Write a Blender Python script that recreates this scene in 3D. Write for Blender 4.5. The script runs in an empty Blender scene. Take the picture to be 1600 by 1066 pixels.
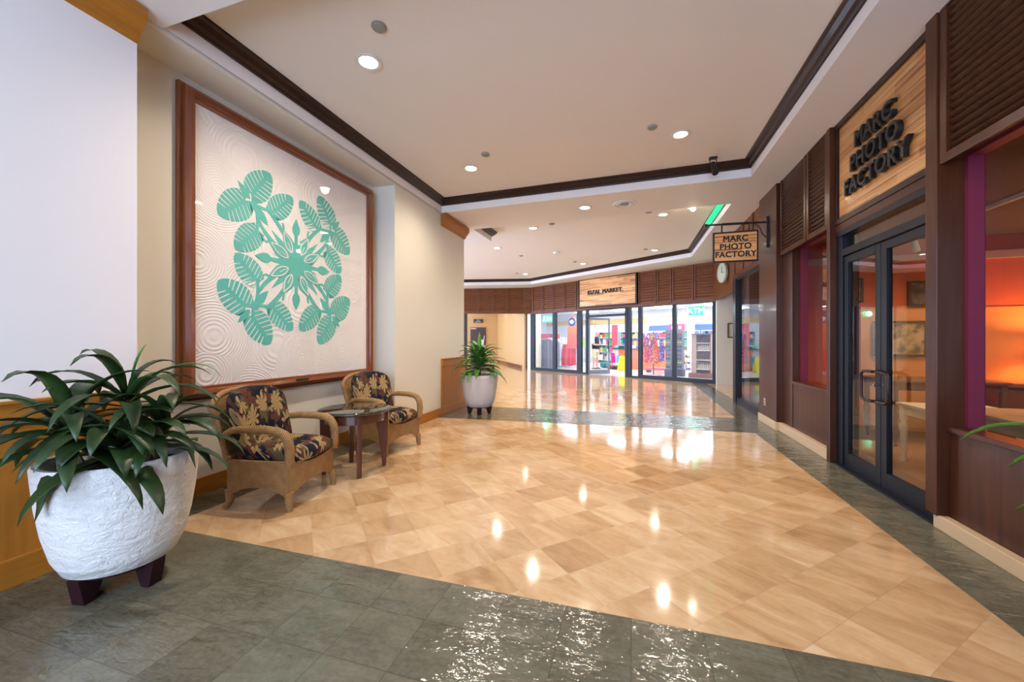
import bpy, bmesh, math, random
from math import sin, cos, pi, radians, sqrt, atan2
from mathutils import Vector, Matrix
R = random.Random(7)
C = bpy.context.scene.collection
SC = bpy.context.scene
# ------------------------------------------------------------------ camera
YAW = math.atan(188 / 618.0)
cd = bpy.data.cameras.new('camera'); cam = bpy.data.objects.new('camera', cd); C.objects.link(cam)
cd.sensor_width = 36; cd.lens = 36 * 618 / 1600; cd.shift_y = -1.5 / 1600
cam.location = (0, 0, 1.3); cam.rotation_euler = (pi / 2, 0, YAW)
cd.clip_start = 0.05; cd.clip_end = 200
SC.camera = cam
# ------------------------------------------------------------------ world, daylight, exposure
W = bpy.data.worlds.new('world'); SC.world = W; W.use_nodes = True
W.node_tree.nodes['Background'].inputs[0].default_value = (0.57, 0.72, 1.0, 1)
W.node_tree.nodes['Background'].inputs[1].default_value = 6.3
SC.view_settings.view_transform = 'Standard'; SC.view_settings.look = 'None'
SC.view_settings.gamma = 1; SC.view_settings.exposure = 0.55; SC.view_settings.use_curve_mapping = False
SC.cycles.max_bounces = 9; SC.cycles.diffuse_bounces = 5; SC.cycles.glossy_bounces = 5
SC.cycles.transparent_max_bounces = 24; SC.cycles.sample_clamp_indirect = 4
SC.cycles.caustics_reflective = False; SC.cycles.caustics_refractive = False

def light(kind, name, loc, energy, color, size=0.1, rot=(0, 0, 0), size_y=None, spot=None, blend=.5, spread=None):
    d = bpy.data.lights.new(name, kind); d.energy = energy; d.color = color
    if kind == 'AREA':
        d.size = size
        if size_y: d.shape = 'RECTANGLE'; d.size_y = size_y
        if spread: d.spread = spread
    else:
        d.shadow_soft_size = size
    if kind == 'SPOT': d.spot_size = radians(spot); d.spot_blend = blend
    o = bpy.data.objects.new(name, d); o.location = loc; o.rotation_euler = rot; C.objects.link(o); return o
# daylight through the open front of the arcade, behind the camera
po = light('AREA', 'daylight_portal', (-.5, -3.0, 1.8), 1, (1, 1, 1), 5.6, (radians(-90), 0, 0), 3.6)
po.data.cycles.is_portal = True

def S(X, Y):      # underside of the soffit: it rises a little to the right and to the back
    return 3.485 + .0128 * (X + 3.13) + .011 * max(0.0, Y - 6.15)

# ------------------------------------------------------------------ mesh helpers
class MB:
    def __init__(s): s.v = []; s.f = []; s.m = []
    def add(s, vs, fs, mi=0):
        o = len(s.v); s.v += [tuple(v) for v in vs]; s.f += [tuple(i + o for i in f) for f in fs]; s.m += [mi] * len(fs); return s
    def box(s, a, b, mi=0, M=None):
        x0, y0, z0 = a; x1, y1, z1 = b
        vs = [Vector(p) for p in ((x0,y0,z0),(x1,y0,z0),(x1,y1,z0),(x0,y1,z0),(x0,y0,z1),(x1,y0,z1),(x1,y1,z1),(x0,y1,z1))]
        if M: vs = [M @ v for v in vs]
        return s.add(vs, [(0,3,2,1),(4,5,6,7),(0,1,5,4),(1,2,6,5),(2,3,7,6),(3,0,4,7)], mi)
    def prism(s, poly, fn, d0, d1, mi=0):
        # poly: 2-D outline (may be concave); fn(a, b, d) -> 3-D point
        from mathutils.geometry import tessellate_polygon
        n = len(poly)
        tris = tessellate_polygon([[Vector((p[0], p[1], 0)) for p in poly]])
        vs = [fn(p[0], p[1], d0) for p in poly] + [fn(p[0], p[1], d1) for p in poly]
        fs = [tuple(t) for t in tris] + [tuple(n + i for i in reversed(t)) for t in tris]
        fs += [(i, (i + 1) % n, n + (i + 1) % n, n + i) for i in range(n)]
        return s.add(vs, fs, mi)
    def tube(s, pts, rad, n=10, cap=True, mi=0, squash=None):
        pts = [Vector(p) for p in pts]; m = len(pts)
        if not hasattr(rad, '__len__'): rad = [rad] * m
        T = []
        for i in range(m):
            a = pts[max(0, i - 1)]; b = pts[min(m - 1, i + 1)]; T.append((b - a).normalized())
        up = Vector((0, 0, 1)) if abs(T[0].z) < .9 else Vector((0, 1, 0))
        N = (up - T[0] * up.dot(T[0])).normalized(); vs = []
        for i in range(m):
            N = (N - T[i] * N.dot(T[i])).normalized(); B = T[i].cross(N)
            for k in range(n):
                a = 2 * pi * k / n
                q = squash or 1
                vs.append(pts[i] + N * cos(a) * rad[i] + B * sin(a) * rad[i] * q)
        fs = []
        for i in range(m - 1):
            for k in range(n):
                fs.append((i*n+k, i*n+(k+1)%n, (i+1)*n+(k+1)%n, (i+1)*n+k))
        if cap: fs += [tuple(range(n))[::-1], tuple((m-1)*n+k for k in range(n))]
        return s.add(vs, fs, mi)
    def lathe(s, prof, n=40, c=(0,0,0), mi=0, wob=None, cap=True):
        m = len(prof); vs = []
        for i, (r, z) in enumerate(prof):
            for k in range(n):
                a = 2*pi*k/n; rr = r * (1 + (wob(a, z) if wob else 0))
                vs.append((c[0]+rr*cos(a), c[1]+rr*sin(a), c[2]+z))
        fs = [(i*n+k, i*n+(k+1)%n, (i+1)*n+(k+1)%n, (i+1)*n+k) for i in range(m-1) for k in range(n)]
        if cap and prof[0][0] > 1e-5: fs.append(tuple(range(n))[::-1])
        if cap and prof[-1][0] > 1e-5: fs.append(tuple((m-1)*n+k for k in range(n)))
        return s.add(vs, fs, mi)
    def ball(s, c, r, n=12, m=8, mi=0, M=None):
        r = r if hasattr(r, '__len__') else (r, r, r)
        vs = []; 
        for i in range(m+1):
            t = pi*i/m
            for k in range(n):
                a = 2*pi*k/n
                vs.append(Vector((r[0]*sin(t)*cos(a), r[1]*sin(t)*sin(a), r[2]*cos(t))))
        if M: vs = [M @ v for v in vs]
        vs = [v + Vector(c) for v in vs]
        fs = [(i*n+k, (i+1)*n+k, (i+1)*n+(k+1)%n, i*n+(k+1)%n) for i in range(m) for k in range(n)]
        return s.add(vs, fs, mi)
    def sq(s, c, h, e=(.4,.4), n=28, m=16, fn=None, mi=0):
        # superellipsoid cushion
        def pw(v, p): return math.copysign(abs(v)**p, v)
        vs = []
        for i in range(m+1):
            t = -pi/2 + pi*i/m
            for k in range(n):
                a = 2*pi*k/n
                p = Vector((h[0]*pw(cos(t),e[0])*pw(cos(a),e[1]), h[1]*pw(cos(t),e[0])*pw(sin(a),e[1]), h[2]*pw(sin(t),e[0])))
                if fn: p = fn(p)
                vs.append(p + Vector(c))
        fs = [(i*n+k, i*n+(k+1)%n, (i+1)*n+(k+1)%n, (i+1)*n+k) for i in range(m) for k in range(n)]
        return s.add(vs, fs, mi)
    def build(s, name, mat, parent=None, smooth=False, loc=None, bevel=0, auto=40):
        me = bpy.data.meshes.new(name); me.from_pydata(s.v, [], s.f)
        bm = bmesh.new(); bm.from_mesh(me); bmesh.ops.remove_doubles(bm, verts=bm.verts, dist=1e-6)
        bmesh.ops.recalc_face_normals(bm, faces=bm.faces) if len(bm.faces) < 60000 else None
        bm.to_mesh(me); bm.free()
        mats = mat if isinstance(mat, (list, tuple)) else [mat]
        for q in mats: me.materials.append(q)
        if len(mats) > 1 and len(me.polygons) == len(s.m):
            for p, k in zip(me.polygons, s.m): p.material_index = k
        if smooth:
            me.polygons.foreach_set('use_smooth', [True]*len(me.polygons))
            me.set_sharp_from_angle(angle=radians(auto))
        o = bpy.data.objects.new(name, me); C.objects.link(o)
        if parent: o.parent = parent
        if loc: o.location = loc
        if bevel:
            b = o.modifiers.new('bevel', 'BEVEL'); b.width = bevel; b.segments = 2; b.limit_method = 'ANGLE'
        return o

def tag(o, label, cat, group=None, kind=None):
    o['label'] = label; o['category'] = cat
    if group: o['group'] = group
    if kind: o['kind'] = kind
    return o
def empty(name, label, cat, loc=(0,0,0), rz=0, group=None):
    o = bpy.data.objects.new(name, None); C.objects.link(o); o.location = loc; o.rotation_euler = (0,0,rz)
    o.empty_display_size = .05
    return tag(o, label, cat, group)
def struct(o): o['kind'] = 'structure'; return o
def dup(root, loc=None, rz=None, label=None):
    def cp(o, par):
        c = o.copy(); C.objects.link(c)
        if par: c.parent = par
        for ch in kids.get(o.name, []): cp(ch, c)
        return c
    kids = {}
    stack = [root]
    while stack:
        q = stack.pop()
        kids[q.name] = [x for x in q.children]; stack += kids[q.name]
    c = cp(root, None)
    if loc is not None: c.location = loc
    if rz is not None: c.rotation_euler = (0,0,rz)
    if label: c['label'] = label
    return c
def text_mesh(name, lines, size, mat, parent, M, depth=.01, spacing=1.0, lead=1.0, bold=0.0, align='CENTER', label=None):
    # lettering as one mesh: text converted to geometry, M places it
    out_v = []; out_f = []
    for i, ln in enumerate(lines):
        cu = bpy.data.curves.new('t', 'FONT'); cu.body = ln; cu.size = size; cu.align_x = align
        cu.extrude = depth; cu.bevel_depth = bold; cu.bevel_resolution = 0; cu.space_character = spacing
        o = bpy.data.objects.new('t', cu); C.objects.link(o)
        dg = bpy.context.evaluated_depsgraph_get(); dg.update()
        me = bpy.data.meshes.new_from_object(o.evaluated_get(dg))
        b = len(out_v); out_v += [(v.co.x, v.co.y - i*size*lead, v.co.z) for v in me.vertices]
        out_f += [tuple(k + b for k in p.vertices) for p in me.polygons]
        bpy.data.objects.remove(o); bpy.data.curves.remove(cu); bpy.data.meshes.remove(me)
    # every letter its own mesh: split into connected pieces
    par = list(range(len(out_v)))
    def find(i):
        while par[i] != i: par[i] = par[par[i]]; i = par[i]
        return i
    key = {}
    for i, v in enumerate(out_v):
        k = (round(v[0],5), round(v[1],5), round(v[2],5))
        if k in key: par[find(i)] = find(key[k])
        else: key[k] = i
    for f in out_f:
        for q in f[1:]: par[find(q)] = find(f[0])
    grp = {}
    for f in out_f: grp.setdefault(find(f[0]), []).append(f)
    for fs in grp.values():
        ids = sorted({q for f in fs for q in f}); mp = {q: k for k, q in enumerate(ids)}
        me = bpy.data.meshes.new('letter'); me.from_pydata([tuple(M @ Vector(out_v[q])) for q in ids], [], [tuple(mp[q] for q in f) for f in fs])
        me.materials.append(mat); o = bpy.data.objects.new('letter', me); C.objects.link(o)
        if parent: o.parent = parent

# ------------------------------------------------------------------ materials
class NT:
    def __init__(s, name):
        s.m = bpy.data.materials.new(name); s.m.use_nodes = True; s.t = s.m.node_tree; s.n = s.t.nodes; s.l = s.t.links
        s.b = s.n['Principled BSDF']; s.out = s.n['Material Output']
        s.co = s.n.new('ShaderNodeTexCoord').outputs['Object']
    def new(s, k, **kw):
        nd = s.n.new('ShaderNode' + k)
        for a, v in kw.items(): setattr(nd, a, v)
        return nd
    def set(s, inp, v):
        if isinstance(v, bpy.types.NodeSocket): s.l.new(v, inp)
        else: inp.default_value = v
    def math(s, op, a, b=0.0, c=0.0):
        n = s.new('Math', operation=op); s.set(n.inputs[0], a); s.set(n.inputs[1], b); s.set(n.inputs[2], c); return n.outputs[0]
    def xyz(s, v=None):
        n = s.new('SeparateXYZ'); s.l.new(v or s.co, n.inputs[0]); return n.outputs
    def comb(s, x, y, z=0.0):
        n = s.new('CombineXYZ'); s.set(n.inputs[0], x); s.set(n.inputs[1], y); s.set(n.inputs[2], z); return n.outputs[0]
    def mapping(s, v, scale=(1,1,1), rot=(0,0,0), loc=(0,0,0)):
        n = s.new('Mapping'); s.l.new(v, n.inputs[0]); n.inputs['Scale'].default_value = scale
        n.inputs['Rotation'].default_value = rot; n.inputs['Location'].default_value = loc; return n.outputs[0]
    def noise(s, v, scale, detail=4, rough=.5, dist=0.0, out=0):
        n = s.new('TexNoise'); s.l.new(v, n.inputs['Vector']); n.inputs['Scale'].default_value = scale
        n.inputs['Detail'].default_value = detail; n.inputs['Roughness'].default_value = rough; n.inputs['Distortion'].default_value = dist
        return n.outputs[out]
    def ramp(s, f, stops):
        n = s.new('ValToRGB'); s.set(n.inputs[0], f); e = n.color_ramp.elements
        while len(e) < len(stops): e.new(.5)
        for k, (p, c) in enumerate(stops):
            e[k].position = p; e[k].color = (*c, 1) if len(c) == 3 else c
        return n.outputs[0]
    def mix(s, f, a, b, mode='MIX'):
        n = s.new('Mix', data_type='RGBA', blend_type=mode); s.set(n.inputs[0], f)
        for i, v in ((6, a), (7, b)):
            if isinstance(v, bpy.types.NodeSocket): s.l.new(v, n.inputs[i])
            else: n.inputs[i].default_value = (*v, 1) if len(v) == 3 else v
        return n.outputs[2]
    def bump(s, h, strength=.3, dist=.01):
        n = s.new('Bump'); s.l.new(h, n.inputs['Height']); n.inputs['Strength'].default_value = strength; n.inputs['Distance'].default_value = dist
        s.l.new(n.outputs[0], s.b.inputs['Normal']); return n.outputs[0]
    def base(s, c, rough=.5, spec=.5, metal=0.0, coat=0.0, emis=None, es=0.0):
        i = s.b.inputs
        if isinstance(c, bpy.types.NodeSocket): s.l.new(c, i['Base Color'])
        else: i['Base Color'].default_value = (*c, 1)
        s.set(i['Roughness'], rough); i['Specular IOR Level'].default_value = spec; i['Metallic'].default_value = metal
        i['Coat Weight'].default_value = coat; i['Coat Roughness'].default_value = .06
        if emis: i['Emission Color'].default_value = (*emis, 1); i['Emission Strength'].default_value = es
        return s.m
def lin(r, g, b):   # sRGB 0-255 to linear
    return tuple(((c/255)/12.92 if c/255 <= .04045 else ((c/255+.055)/1.055)**2.4) for c in (r, g, b))
_pc = {}
def plain(c, rough=.5, metal=0.0, spec=.5, coat=0.0):
    k = (tuple(round(x, 3) for x in c), rough, metal, spec, coat)
    if k not in _pc:
        t = NT('surface'); f = t.noise(t.co, 9, 3)
        col = t.mix(t.math('MULTIPLY', f, .12), c, tuple(x*.6 for x in c))
        _pc[k] = t.base(col, rough, spec, metal, coat)
    return _pc[k]
def glow(c, st, name='glow'):
    t = NT(name); return t.base(c, .5, emis=c, es=st)
def paint(c, rough=.45, name='paint', bump=.05):
    t = NT(name); n = t.noise(t.co, 60, 3); col = t.mix(t.noise(t.co, 1.2, 2), c, tuple(x*.96 for x in c))
    m = t.base(col, rough, .4); t.bump(n, bump, .002); return m
def wood(name, a, b, axis='X', scale=1.0, rough=.3, coat=.4, plank=None, contrast=(.3,.7)):
    t = NT(name)
    st = {'X': (1.2, 22, 22), 'Y': (22, 1.2, 22), 'Z': (22, 22, 1.2)}[axis]
    v = t.mapping(t.co, tuple(q*scale for q in st))
    n = t.noise(v, 1.0, 5, .6, .6); n2 = t.noise(t.mapping(t.co, tuple(q*scale*3.5 for q in st)), 1.0, 3)
    f = t.math('ADD', t.math('MULTIPLY', n, .75), t.math('MULTIPLY', n2, .25))
    c = t.ramp(f, [(contrast[0], a), (contrast[1], b)])
    m = t.base(c, rough, .24, coat=coat); t.bump(n2, .08, .002); return m
M = {}
M['cream'] = paint((.71,.665,.57), .42, 'cream_wall_paint')
M['white_wall'] = paint((.80,.77,.76), .5, 'white_wall_paint')
M['ceil'] = paint((.82,.76,.70), .7, 'ceiling_paint')
M['soffit'] = paint((.80,.76,.74), .6, 'soffit_paint')
M['yellow_wall'] = paint((.60,.36,.14), .5, 'warm_passage_paint')
M['orange_wall'] = paint((.62,.13,.04), .5, 'orange_wall_paint')
M['orange_wall2'] = paint((.66,.27,.07), .5, 'amber_wall_paint')
M['dark_ceiling'] = paint((.10,.075,.06), .7, 'dark_ceiling_paint')
M['magenta'] = paint((.17,.018,.045), .45, 'magenta_paint')
M['molding'] = wood('espresso_molding', (.018,.007,.005), (.042,.018,.012), 'X', 1, .35, .1)
M['dark_wood'] = wood('brown_panel_wood_upright', (.034,.0095,.004), (.085,.025,.009), 'Z', .6, .30, .12)
M['dark_wood_y'] = wood('brown_panel_wood_level', (.034,.0095,.004), (.085,.025,.009), 'Y', .6, .30, .12)
M['slat'] = wood('louver_wood', (.034,.011,.006), (.080,.028,.014), 'Y', .8, .35, .05)
M['header_wood'] = wood('header_wood', (.090,.024,.007), (.20,.062,.016), 'X', .5, .38, .05)
M['honey'] = wood('honey_wood', (.30,.105,.012), (.44,.175,.024), 'Z', .5, .4, .08)
M['honey_y'] = wood('honey_wood_level', (.30,.105,.012), (.44,.175,.024), 'Y', .5, .4, .08)
M['koa_y'] = wood('red_frame_wood_level', (.13,.030,.008), (.26,.075,.020), 'Y', .6, .2, .7)
M['koa_z'] = wood('red_frame_wood_upright', (.13,.030,.008), (.26,.075,.020), 'Z', .6, .2, .7)
M['darkmetal'] = plain((.006,.007,.012), .35, 0, .25)
M['black'] = plain((.008,.008,.009), .35)
M['iron'] = plain((.02,.018,.022), .45, .5)
M['stonebase'] = paint((.60,.44,.27), .35, 'cream_stone_base')
M['white'] = plain((.8,.8,.8), .5)
M['chrome'] = plain((.6,.6,.62), .2, 1.0)

def zebra(name, axis='Y'):
    t = NT(name); sc = {'Y': (1, .55, 26), 'X': (.55, 1, 26)}[axis]
    n = t.noise(t.mapping(t.co, sc), 1.3, 4, .65, .3)
    x, y, z = t.xyz()
    hz = t.math('FLOOR', t.math('MULTIPLY', z, 11.0))
    wn = t.new('TexWhiteNoise', noise_dimensions='2D'); h2 = y if axis == 'Y' else x
    cell = t.math('FLOOR', t.math('ADD', t.math('MULTIPLY', h2, 1.4), t.math('MULTIPLY', hz, .37)))
    t.l.new(t.comb(hz, cell), wn.inputs[0])
    f = t.math('ADD', t.math('MULTIPLY', n, .85), t.math('MULTIPLY', wn.outputs[0], .18))
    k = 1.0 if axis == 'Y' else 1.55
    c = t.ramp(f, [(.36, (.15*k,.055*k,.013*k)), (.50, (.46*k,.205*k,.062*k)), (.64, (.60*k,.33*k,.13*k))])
    return t.base(c, .36, .5, coat=.08)
M['zebra_y'] = zebra('striped_sign_wood_y', 'Y'); M['zebra_x'] = zebra('striped_sign_wood_x', 'X')

def glass(name, tint=(1,1,1), ior=1.6, rough=0.0, refl=1.0):
    t = NT(name); t.n.remove(t.b)
    fr = t.new('Fresnel'); fr.inputs[0].default_value = ior
    g = t.new('BsdfGlossy'); g.inputs['Roughness'].default_value = rough; g.inputs['Color'].default_value = (refl,refl,refl,1)
    tr = t.new('BsdfTransparent'); tr.inputs[0].default_value = (*tint, 1)
    geo = t.new('NewGeometry')
    f = t.math('MULTIPLY', fr.outputs[0], t.math('SUBTRACT', 1.0, geo.outputs['Backfacing']))
    mx = t.new('MixShader'); t.l.new(f, mx.inputs[0]); t.l.new(tr.outputs[0], mx.inputs[1]); t.l.new(g.outputs[0], mx.inputs[2])
    t.l.new(mx.outputs[0], t.out.inputs[0]); return t.m
M['glass'] = glass('window_glass', (.98,.99,.99), 1.3); M['tinted'] = glass('shop_glass', (.90,.87,.84), 1.7)
M['picture_glass'] = glass('picture_glass', (.99,.99,.99), 1.45)

def marble():
    t = NT('polished_marble_tiles'); x, y, z = t.xyz()
    u = t.math('DIVIDE', t.math('SUBTRACT', t.math('MULTIPLY', t.math('ADD', x, y), .70711), .066), .3115)
    v = t.math('DIVIDE', t.math('SUBTRACT', t.math('MULTIPLY', t.math('SUBTRACT', y, x), .70711), .587), .3015)
    fu, fv = t.math('FLOOR', u), t.math('FLOOR', v)
    wn = t.new('TexWhiteNoise', noise_dimensions='2D'); t.l.new(t.comb(fu, fv), wn.inputs[0])
    off = t.new('VectorMath', operation='SCALE'); t.l.new(wn.outputs[1], off.inputs[0]); off.inputs[3].default_value = 20
    add = t.new('VectorMath', operation='ADD'); t.l.new(off.outputs[0], add.inputs[0])
    rot = t.mapping(t.co, (1,1,1), (0,0,radians(28))); t.l.new(rot, add.inputs[1])
    vein = t.noise(t.mapping(add.outputs[0], (1.6,4.2,1)), 1.5, 6, .62, .8)
    fine = t.noise(add.outputs[0], 22, 4, .6, .5)
    f = t.math('ADD', t.math('MULTIPLY', vein, .7), t.math('MULTIPLY', fine, .12))
    f = t.math('ADD', f, t.math('MULTIPLY', wn.outputs[0], .20))
    col = t.ramp(f, [(.30, (.385,.215,.098)), (.50, (.54,.34,.175)), (.70, (.67,.475,.285))])
    eu = t.math('MINIMUM', t.math('FRACT', u), t.math('SUBTRACT', 1.0, t.math('FRACT', u)))
    ev = t.math('MINIMUM', t.math('FRACT', v), t.math('SUBTRACT', 1.0, t.math('FRACT', v)))
    e = t.math('MINIMUM', eu, ev); g = t.math('LESS_THAN', e, .0055)
    col = t.mix(t.math('MULTIPLY', g, .55), col, (.30,.19,.10))
    rg = t.math('ADD', .055, t.math('MULTIPLY', t.noise(t.co, 3.0, 3), .07))
    rg = t.math('ADD', rg, t.math('MULTIPLY', g, .25))
    m = t.base(col, rg, .55, coat=.15)
    wav = t.noise(add.outputs[0], 2.2, 2); t.bump(t.math('ADD', wav, t.math('MULTIPLY', g, -.10)), .10, .01)
    return m
M['marble'] = marble()
def slate():
    t = NT('riven_slate_tiles'); x, y, z = t.xyz()
    u = t.math('DIVIDE', t.math('ADD', x, .005), .3055); v = t.math('DIVIDE', t.math('SUBTRACT', y, 1.64), .3)
    fu, fv = t.math('FLOOR', u), t.math('FLOOR', v)
    wn = t.new('TexWhiteNoise', noise_dimensions='2D'); t.l.new(t.comb(fu, fv), wn.inputs[0])
    off = t.new('VectorMath', operation='SCALE'); t.l.new(wn.outputs[1], off.inputs[0]); off.inputs[3].default_value = 9
    add = t.new('VectorMath', operation='ADD'); t.l.new(off.outputs[0], add.inputs[0]); t.l.new(t.co, add.inputs[1])
    rotn = t.mapping(add.outputs[0], (1,2.4,1), (0,0,.6))
    n1 = t.noise(rotn, 2.6, 7, .70, .35); n2 = t.noise(add.outputs[0], 40, 5, .65, .2); n3 = t.noise(rotn, 11, 7, .78, .5)
    ridge = t.math('ABSOLUTE', t.math('SUBTRACT', n3, .5))
    f = t.math('ADD', t.math('ADD', t.math('MULTIPLY', n1, .55), t.math('MULTIPLY', n2, .30)), t.math('MULTIPLY', wn.outputs[0], .10))
    col = t.ramp(f, [(.30, (.058,.052,.033)), (.48, (.122,.113,.076)), (.66, (.175,.165,.118))])
    eu = t.math('MINIMUM', t.math('FRACT', u), t.math('SUBTRACT', 1.0, t.math('FRACT', u)))
    ev = t.math('MINIMUM', t.math('FRACT', v), t.math('SUBTRACT', 1.0, t.math('FRACT', v)))
    g = t.math('LESS_THAN', t.math('MINIMUM', eu, ev), .007)
    col = t.mix(t.math('MULTIPLY', g, .6), col, (.06,.055,.04))
    m = t.base(col, .07, .6)
    hb = t.noise(rotn, 4.5, 3, .55, .4); hc = t.noise(rotn, 17, 3, .6, .3)
    h = t.math('ADD', t.math('ADD', t.math('MULTIPLY', hb, 1.0), t.math('MULTIPLY', hc, .20)), t.math('ADD', t.math('MULTIPLY', n2, .012), t.math('MULTIPLY', g, -.06)))
    t.bump(h, 1.0, .013); return m
M['slate'] = slate()

# ------------------------------------------------------------------ floor
b = MB()
def quad(p, mi=0, z=0.0): b.add([(q[0], q[1], q[2] if len(q) > 2 else z) for q in p], [(0,1,2,3)], mi)
quad([(-7,-3.2),(5,-3.2),(5,1.93),(-7,1.93)], 1)
quad([(-7,1.93),(-3.12,1.93),(-3.12,5.2),(-7,5.2)], 1)
quad([(-3.12,1.93),(1.64,1.93),(1.64,6.28),(-3.12,5.2)], 0)
b.add([(-7,5.2,0),(-3.12,5.2,0),(1.64,6.28,0),(-3.12,5.99,0),(-7,5.99,0)], [(0,1,2,3,4)], 0)
quad([(-7,5.99),(-3.12,5.99),(1.64,6.28),(1.64,7.38)], 1)
b.add([(-7,5.99,0),(1.64,7.38,0),(-7,7.12,0)], [(0,1,2)], 1)
b.add([(-7,7.12,0),(1.64,7.38,0),(1.72,13.5,0),(-7,19,0)], [(0,1,2,3)], 0)
quad([(1.64,1.93),(5,1.93),(5,7.38),(1.64,7.38)], 1)
quad([(1.64,7.38),(2.12,7.38),(2.12,14),(1.72,13.5)], 1)
quad([(2.12,7.38),(5,7.38),(5,14),(2.12,14)], 0)
b.add([(-7,19,0),(1.72,13.5,0),(2.12,14,0),(5,14,0),(9,30,0),(-14,30,0),(-14,7.12,0),(-7,7.12,0)], [(0,1,2,3,4,5,6,7)], 0)
struct(b.build('floor', [M['marble'], M['slate']]))

# ------------------------------------------------------------------ left wall
XL, XQ = -3.15, -3.49
def wallbox(name, a, c, m): return struct(MB().box(a, c).build(name, m))
wallbox('wall_left', (XL-.6, -3.0, 0), (XL, 1.79, 3.7), M['white_wall'])
wallbox('wall_left', (XL-.6, 1.79, 0), (XQ, 4.77, 3.7), M['cream'])
b = MB().box((XQ-.001, 1.79, 3.45), (XL, 4.77, 3.75)); struct(b.build('wall_left', M['cream']))
wallbox('wall_left', (XL-.6, 4.77, 0), (XL, 7.13, 3.75), M['cream'])
def crown(name, y0, y1, flip=False):
    prof = [(0,3.27),(.03,3.29),(.03,3.31),(.075,3.36),(.105,3.40),(.105,3.475),(0,3.475)]
    struct(MB().prism(prof, lambda a, z, d: (XL+a, d, z), y0, y1).build(name, M['honey_y']))
crown('trim_1', -3.0, 1.79); crown('trim_2', 6.15, 7.15)
def wains(y0, y1):
    b = MB(); b.box((XL, y0, .14), (XL+.022, y1, .85)); struct(b.build('trim_3', M['honey']))
    b = MB(); b.box((XL, y0, .85), (XL+.034, y1, .975)); b.box((XL, y0, .962), (XL+.045, y1, .98)); struct(b.build('trim_4', M['honey_y'], bevel=.003))
    b = MB(); b.box((XL, y0, 0), (XL+.036, y1, .15)); struct(b.build('baseboard_left', M['honey_y'], bevel=.003))
wains(-3.0, 1.79); wains(6.15, 7.15)
b = MB().box((XQ, 1.79, 0), (XQ+.025, 4.77, .14)); struct(b.build('baseboard_left', M['honey_y'], bevel=.003))
b = MB().box((XL, 4.77, 0), (XL+.03, 6.15, .14)); b.box((XQ, 4.745, 0), (XL, 4.77, .14)); struct(b.build('baseboard_left', M['honey_y'], bevel=.003))

# ------------------------------------------------------------------ ceiling: soffits and two trays
TX0, TX1, TY0, TY1 = -3.13, 1.56, 1.94, 6.15
far = [(-3.02,7.30),(1.57,7.32),(1.57,11.94),(-3.97,15.67),(-7.6,14.55),(-7.6,8.35),(-3.02,8.35)]
def sp(x, y, dz=0): return (x, y, S(x, y) + dz)
b = MB()
b.add([sp(*p) for p in ((XL-.02,-3.2),(5,-3.2),(5,TY0),(XL-.02,TY0))], [(0,1,2,3)])
b.add([sp(*p) for p in ((TX1,TY0),(5,TY0),(5,TY1),(TX1,TY1))], [(0,1,2,3)])
b.add([sp(*p) for p in ((XL-.02,TY1),(TX1,TY1),far[1],far[0],(XL-.02,far[0][1]))], [(0,1,2,3,4)])
b.add([sp(*p) for p in ((TX1,TY1),(5,TY1),(5,far[1][1]),far[1])], [(0,1,2,3)])
b.add([sp(*p) for p in (far[1],(5,far[1][1]),(5,12.2),far[2])], [(0,1,2,3)])
b.add([sp(*p) for p in (far[2],(5,12.2),(-4.5,17.7),far[3])], [(0,1,2,3)])
b.add([sp(*p) for p in (far[3],(-4.5,17.7),(-8.5,16.5),far[4])], [(0,1,2,3)])
b.add([sp(*p) for p in ((-8.5,7.1),(XL,7.1),far[0],far[6],far[5],(-8.5,8.35))], [(0,1,2,3,4,5)])
b.add([sp(*p) for p in ((-8.5,8.35),far[5],far[4],(-8.5,16.5))], [(0,1,2,3)])
# vertical faces of the trays
def face(p, q, h=.115):
    b.add([sp(*p), sp(*q), sp(*q, h), sp(*p, h)], [(0,1,2,3)])
near = [(TX0,TY0),(TX1,TY0),(TX1,TY1),(TX0,TY1)]
for i in range(4): face(near[i], near[(i+1)%4], .24)
for i in range(7): face(far[i], far[(i+1)%7], .24)
struct(b.build('ceiling', M['soffit']))
b = MB(); b.add([sp(x, y, .22) for x, y in ((TX0-.02,TY0-.02),(TX1+.02,TY0-.02),(TX1+.02,TY1+.02),(TX0-.02,TY1+.02))], [(0,1,2,3)])
b.add([sp(x, y, .22) for x, y in far], [tuple(range(7))])
struct(b.build('ceiling', M['ceil']))
def crownloop(name, poly, w=.10, z0=.115, z1=.22):
    n = len(poly); P = [Vector(p) for p in poly]
    ar = sum(P[i].x*P[(i+1)%n].y - P[(i+1)%n].x*P[i].y for i in range(n)); sg = 1 if ar > 0 else -1
    prof = [(-.004,z0),(.02,z0),(.03,z0+.02),(w*.55,z0+.035),(w*.8,z1-.035),(w,z1-.022),(w,z1+.004),(-.004,z1+.004)]
    def inset(i, d):
        a, c, e = P[i-1], P[i], P[(i+1)%n]
        d1 = (c-a).normalized(); d2 = (e-c).normalized()
        n1 = Vector((-d1.y, d1.x))*sg; n2 = Vector((-d2.y, d2.x))*sg
        m = (n1+n2); m = m / max(.2, (1 + n1.dot(n2)))
        return c + m*d
    b = MB(); k = len(prof); vs = []
    for i in range(n):
        for d, h in prof:
            q = inset(i, d); c = P[i]; vs.append((q.x, q.y, S(c.x, c.y) + h))
    fs = [(i*k+j, i*k+(j+1)%k, ((i+1)%n)*k+(j+1)%k, ((i+1)%n)*k+j) for i in range(n) for j in range(k)]
    b.add(vs, fs); struct(b.build(name, M['molding']))
crownloop('trim_5', near); crownloop('trim_6', far)
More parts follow.
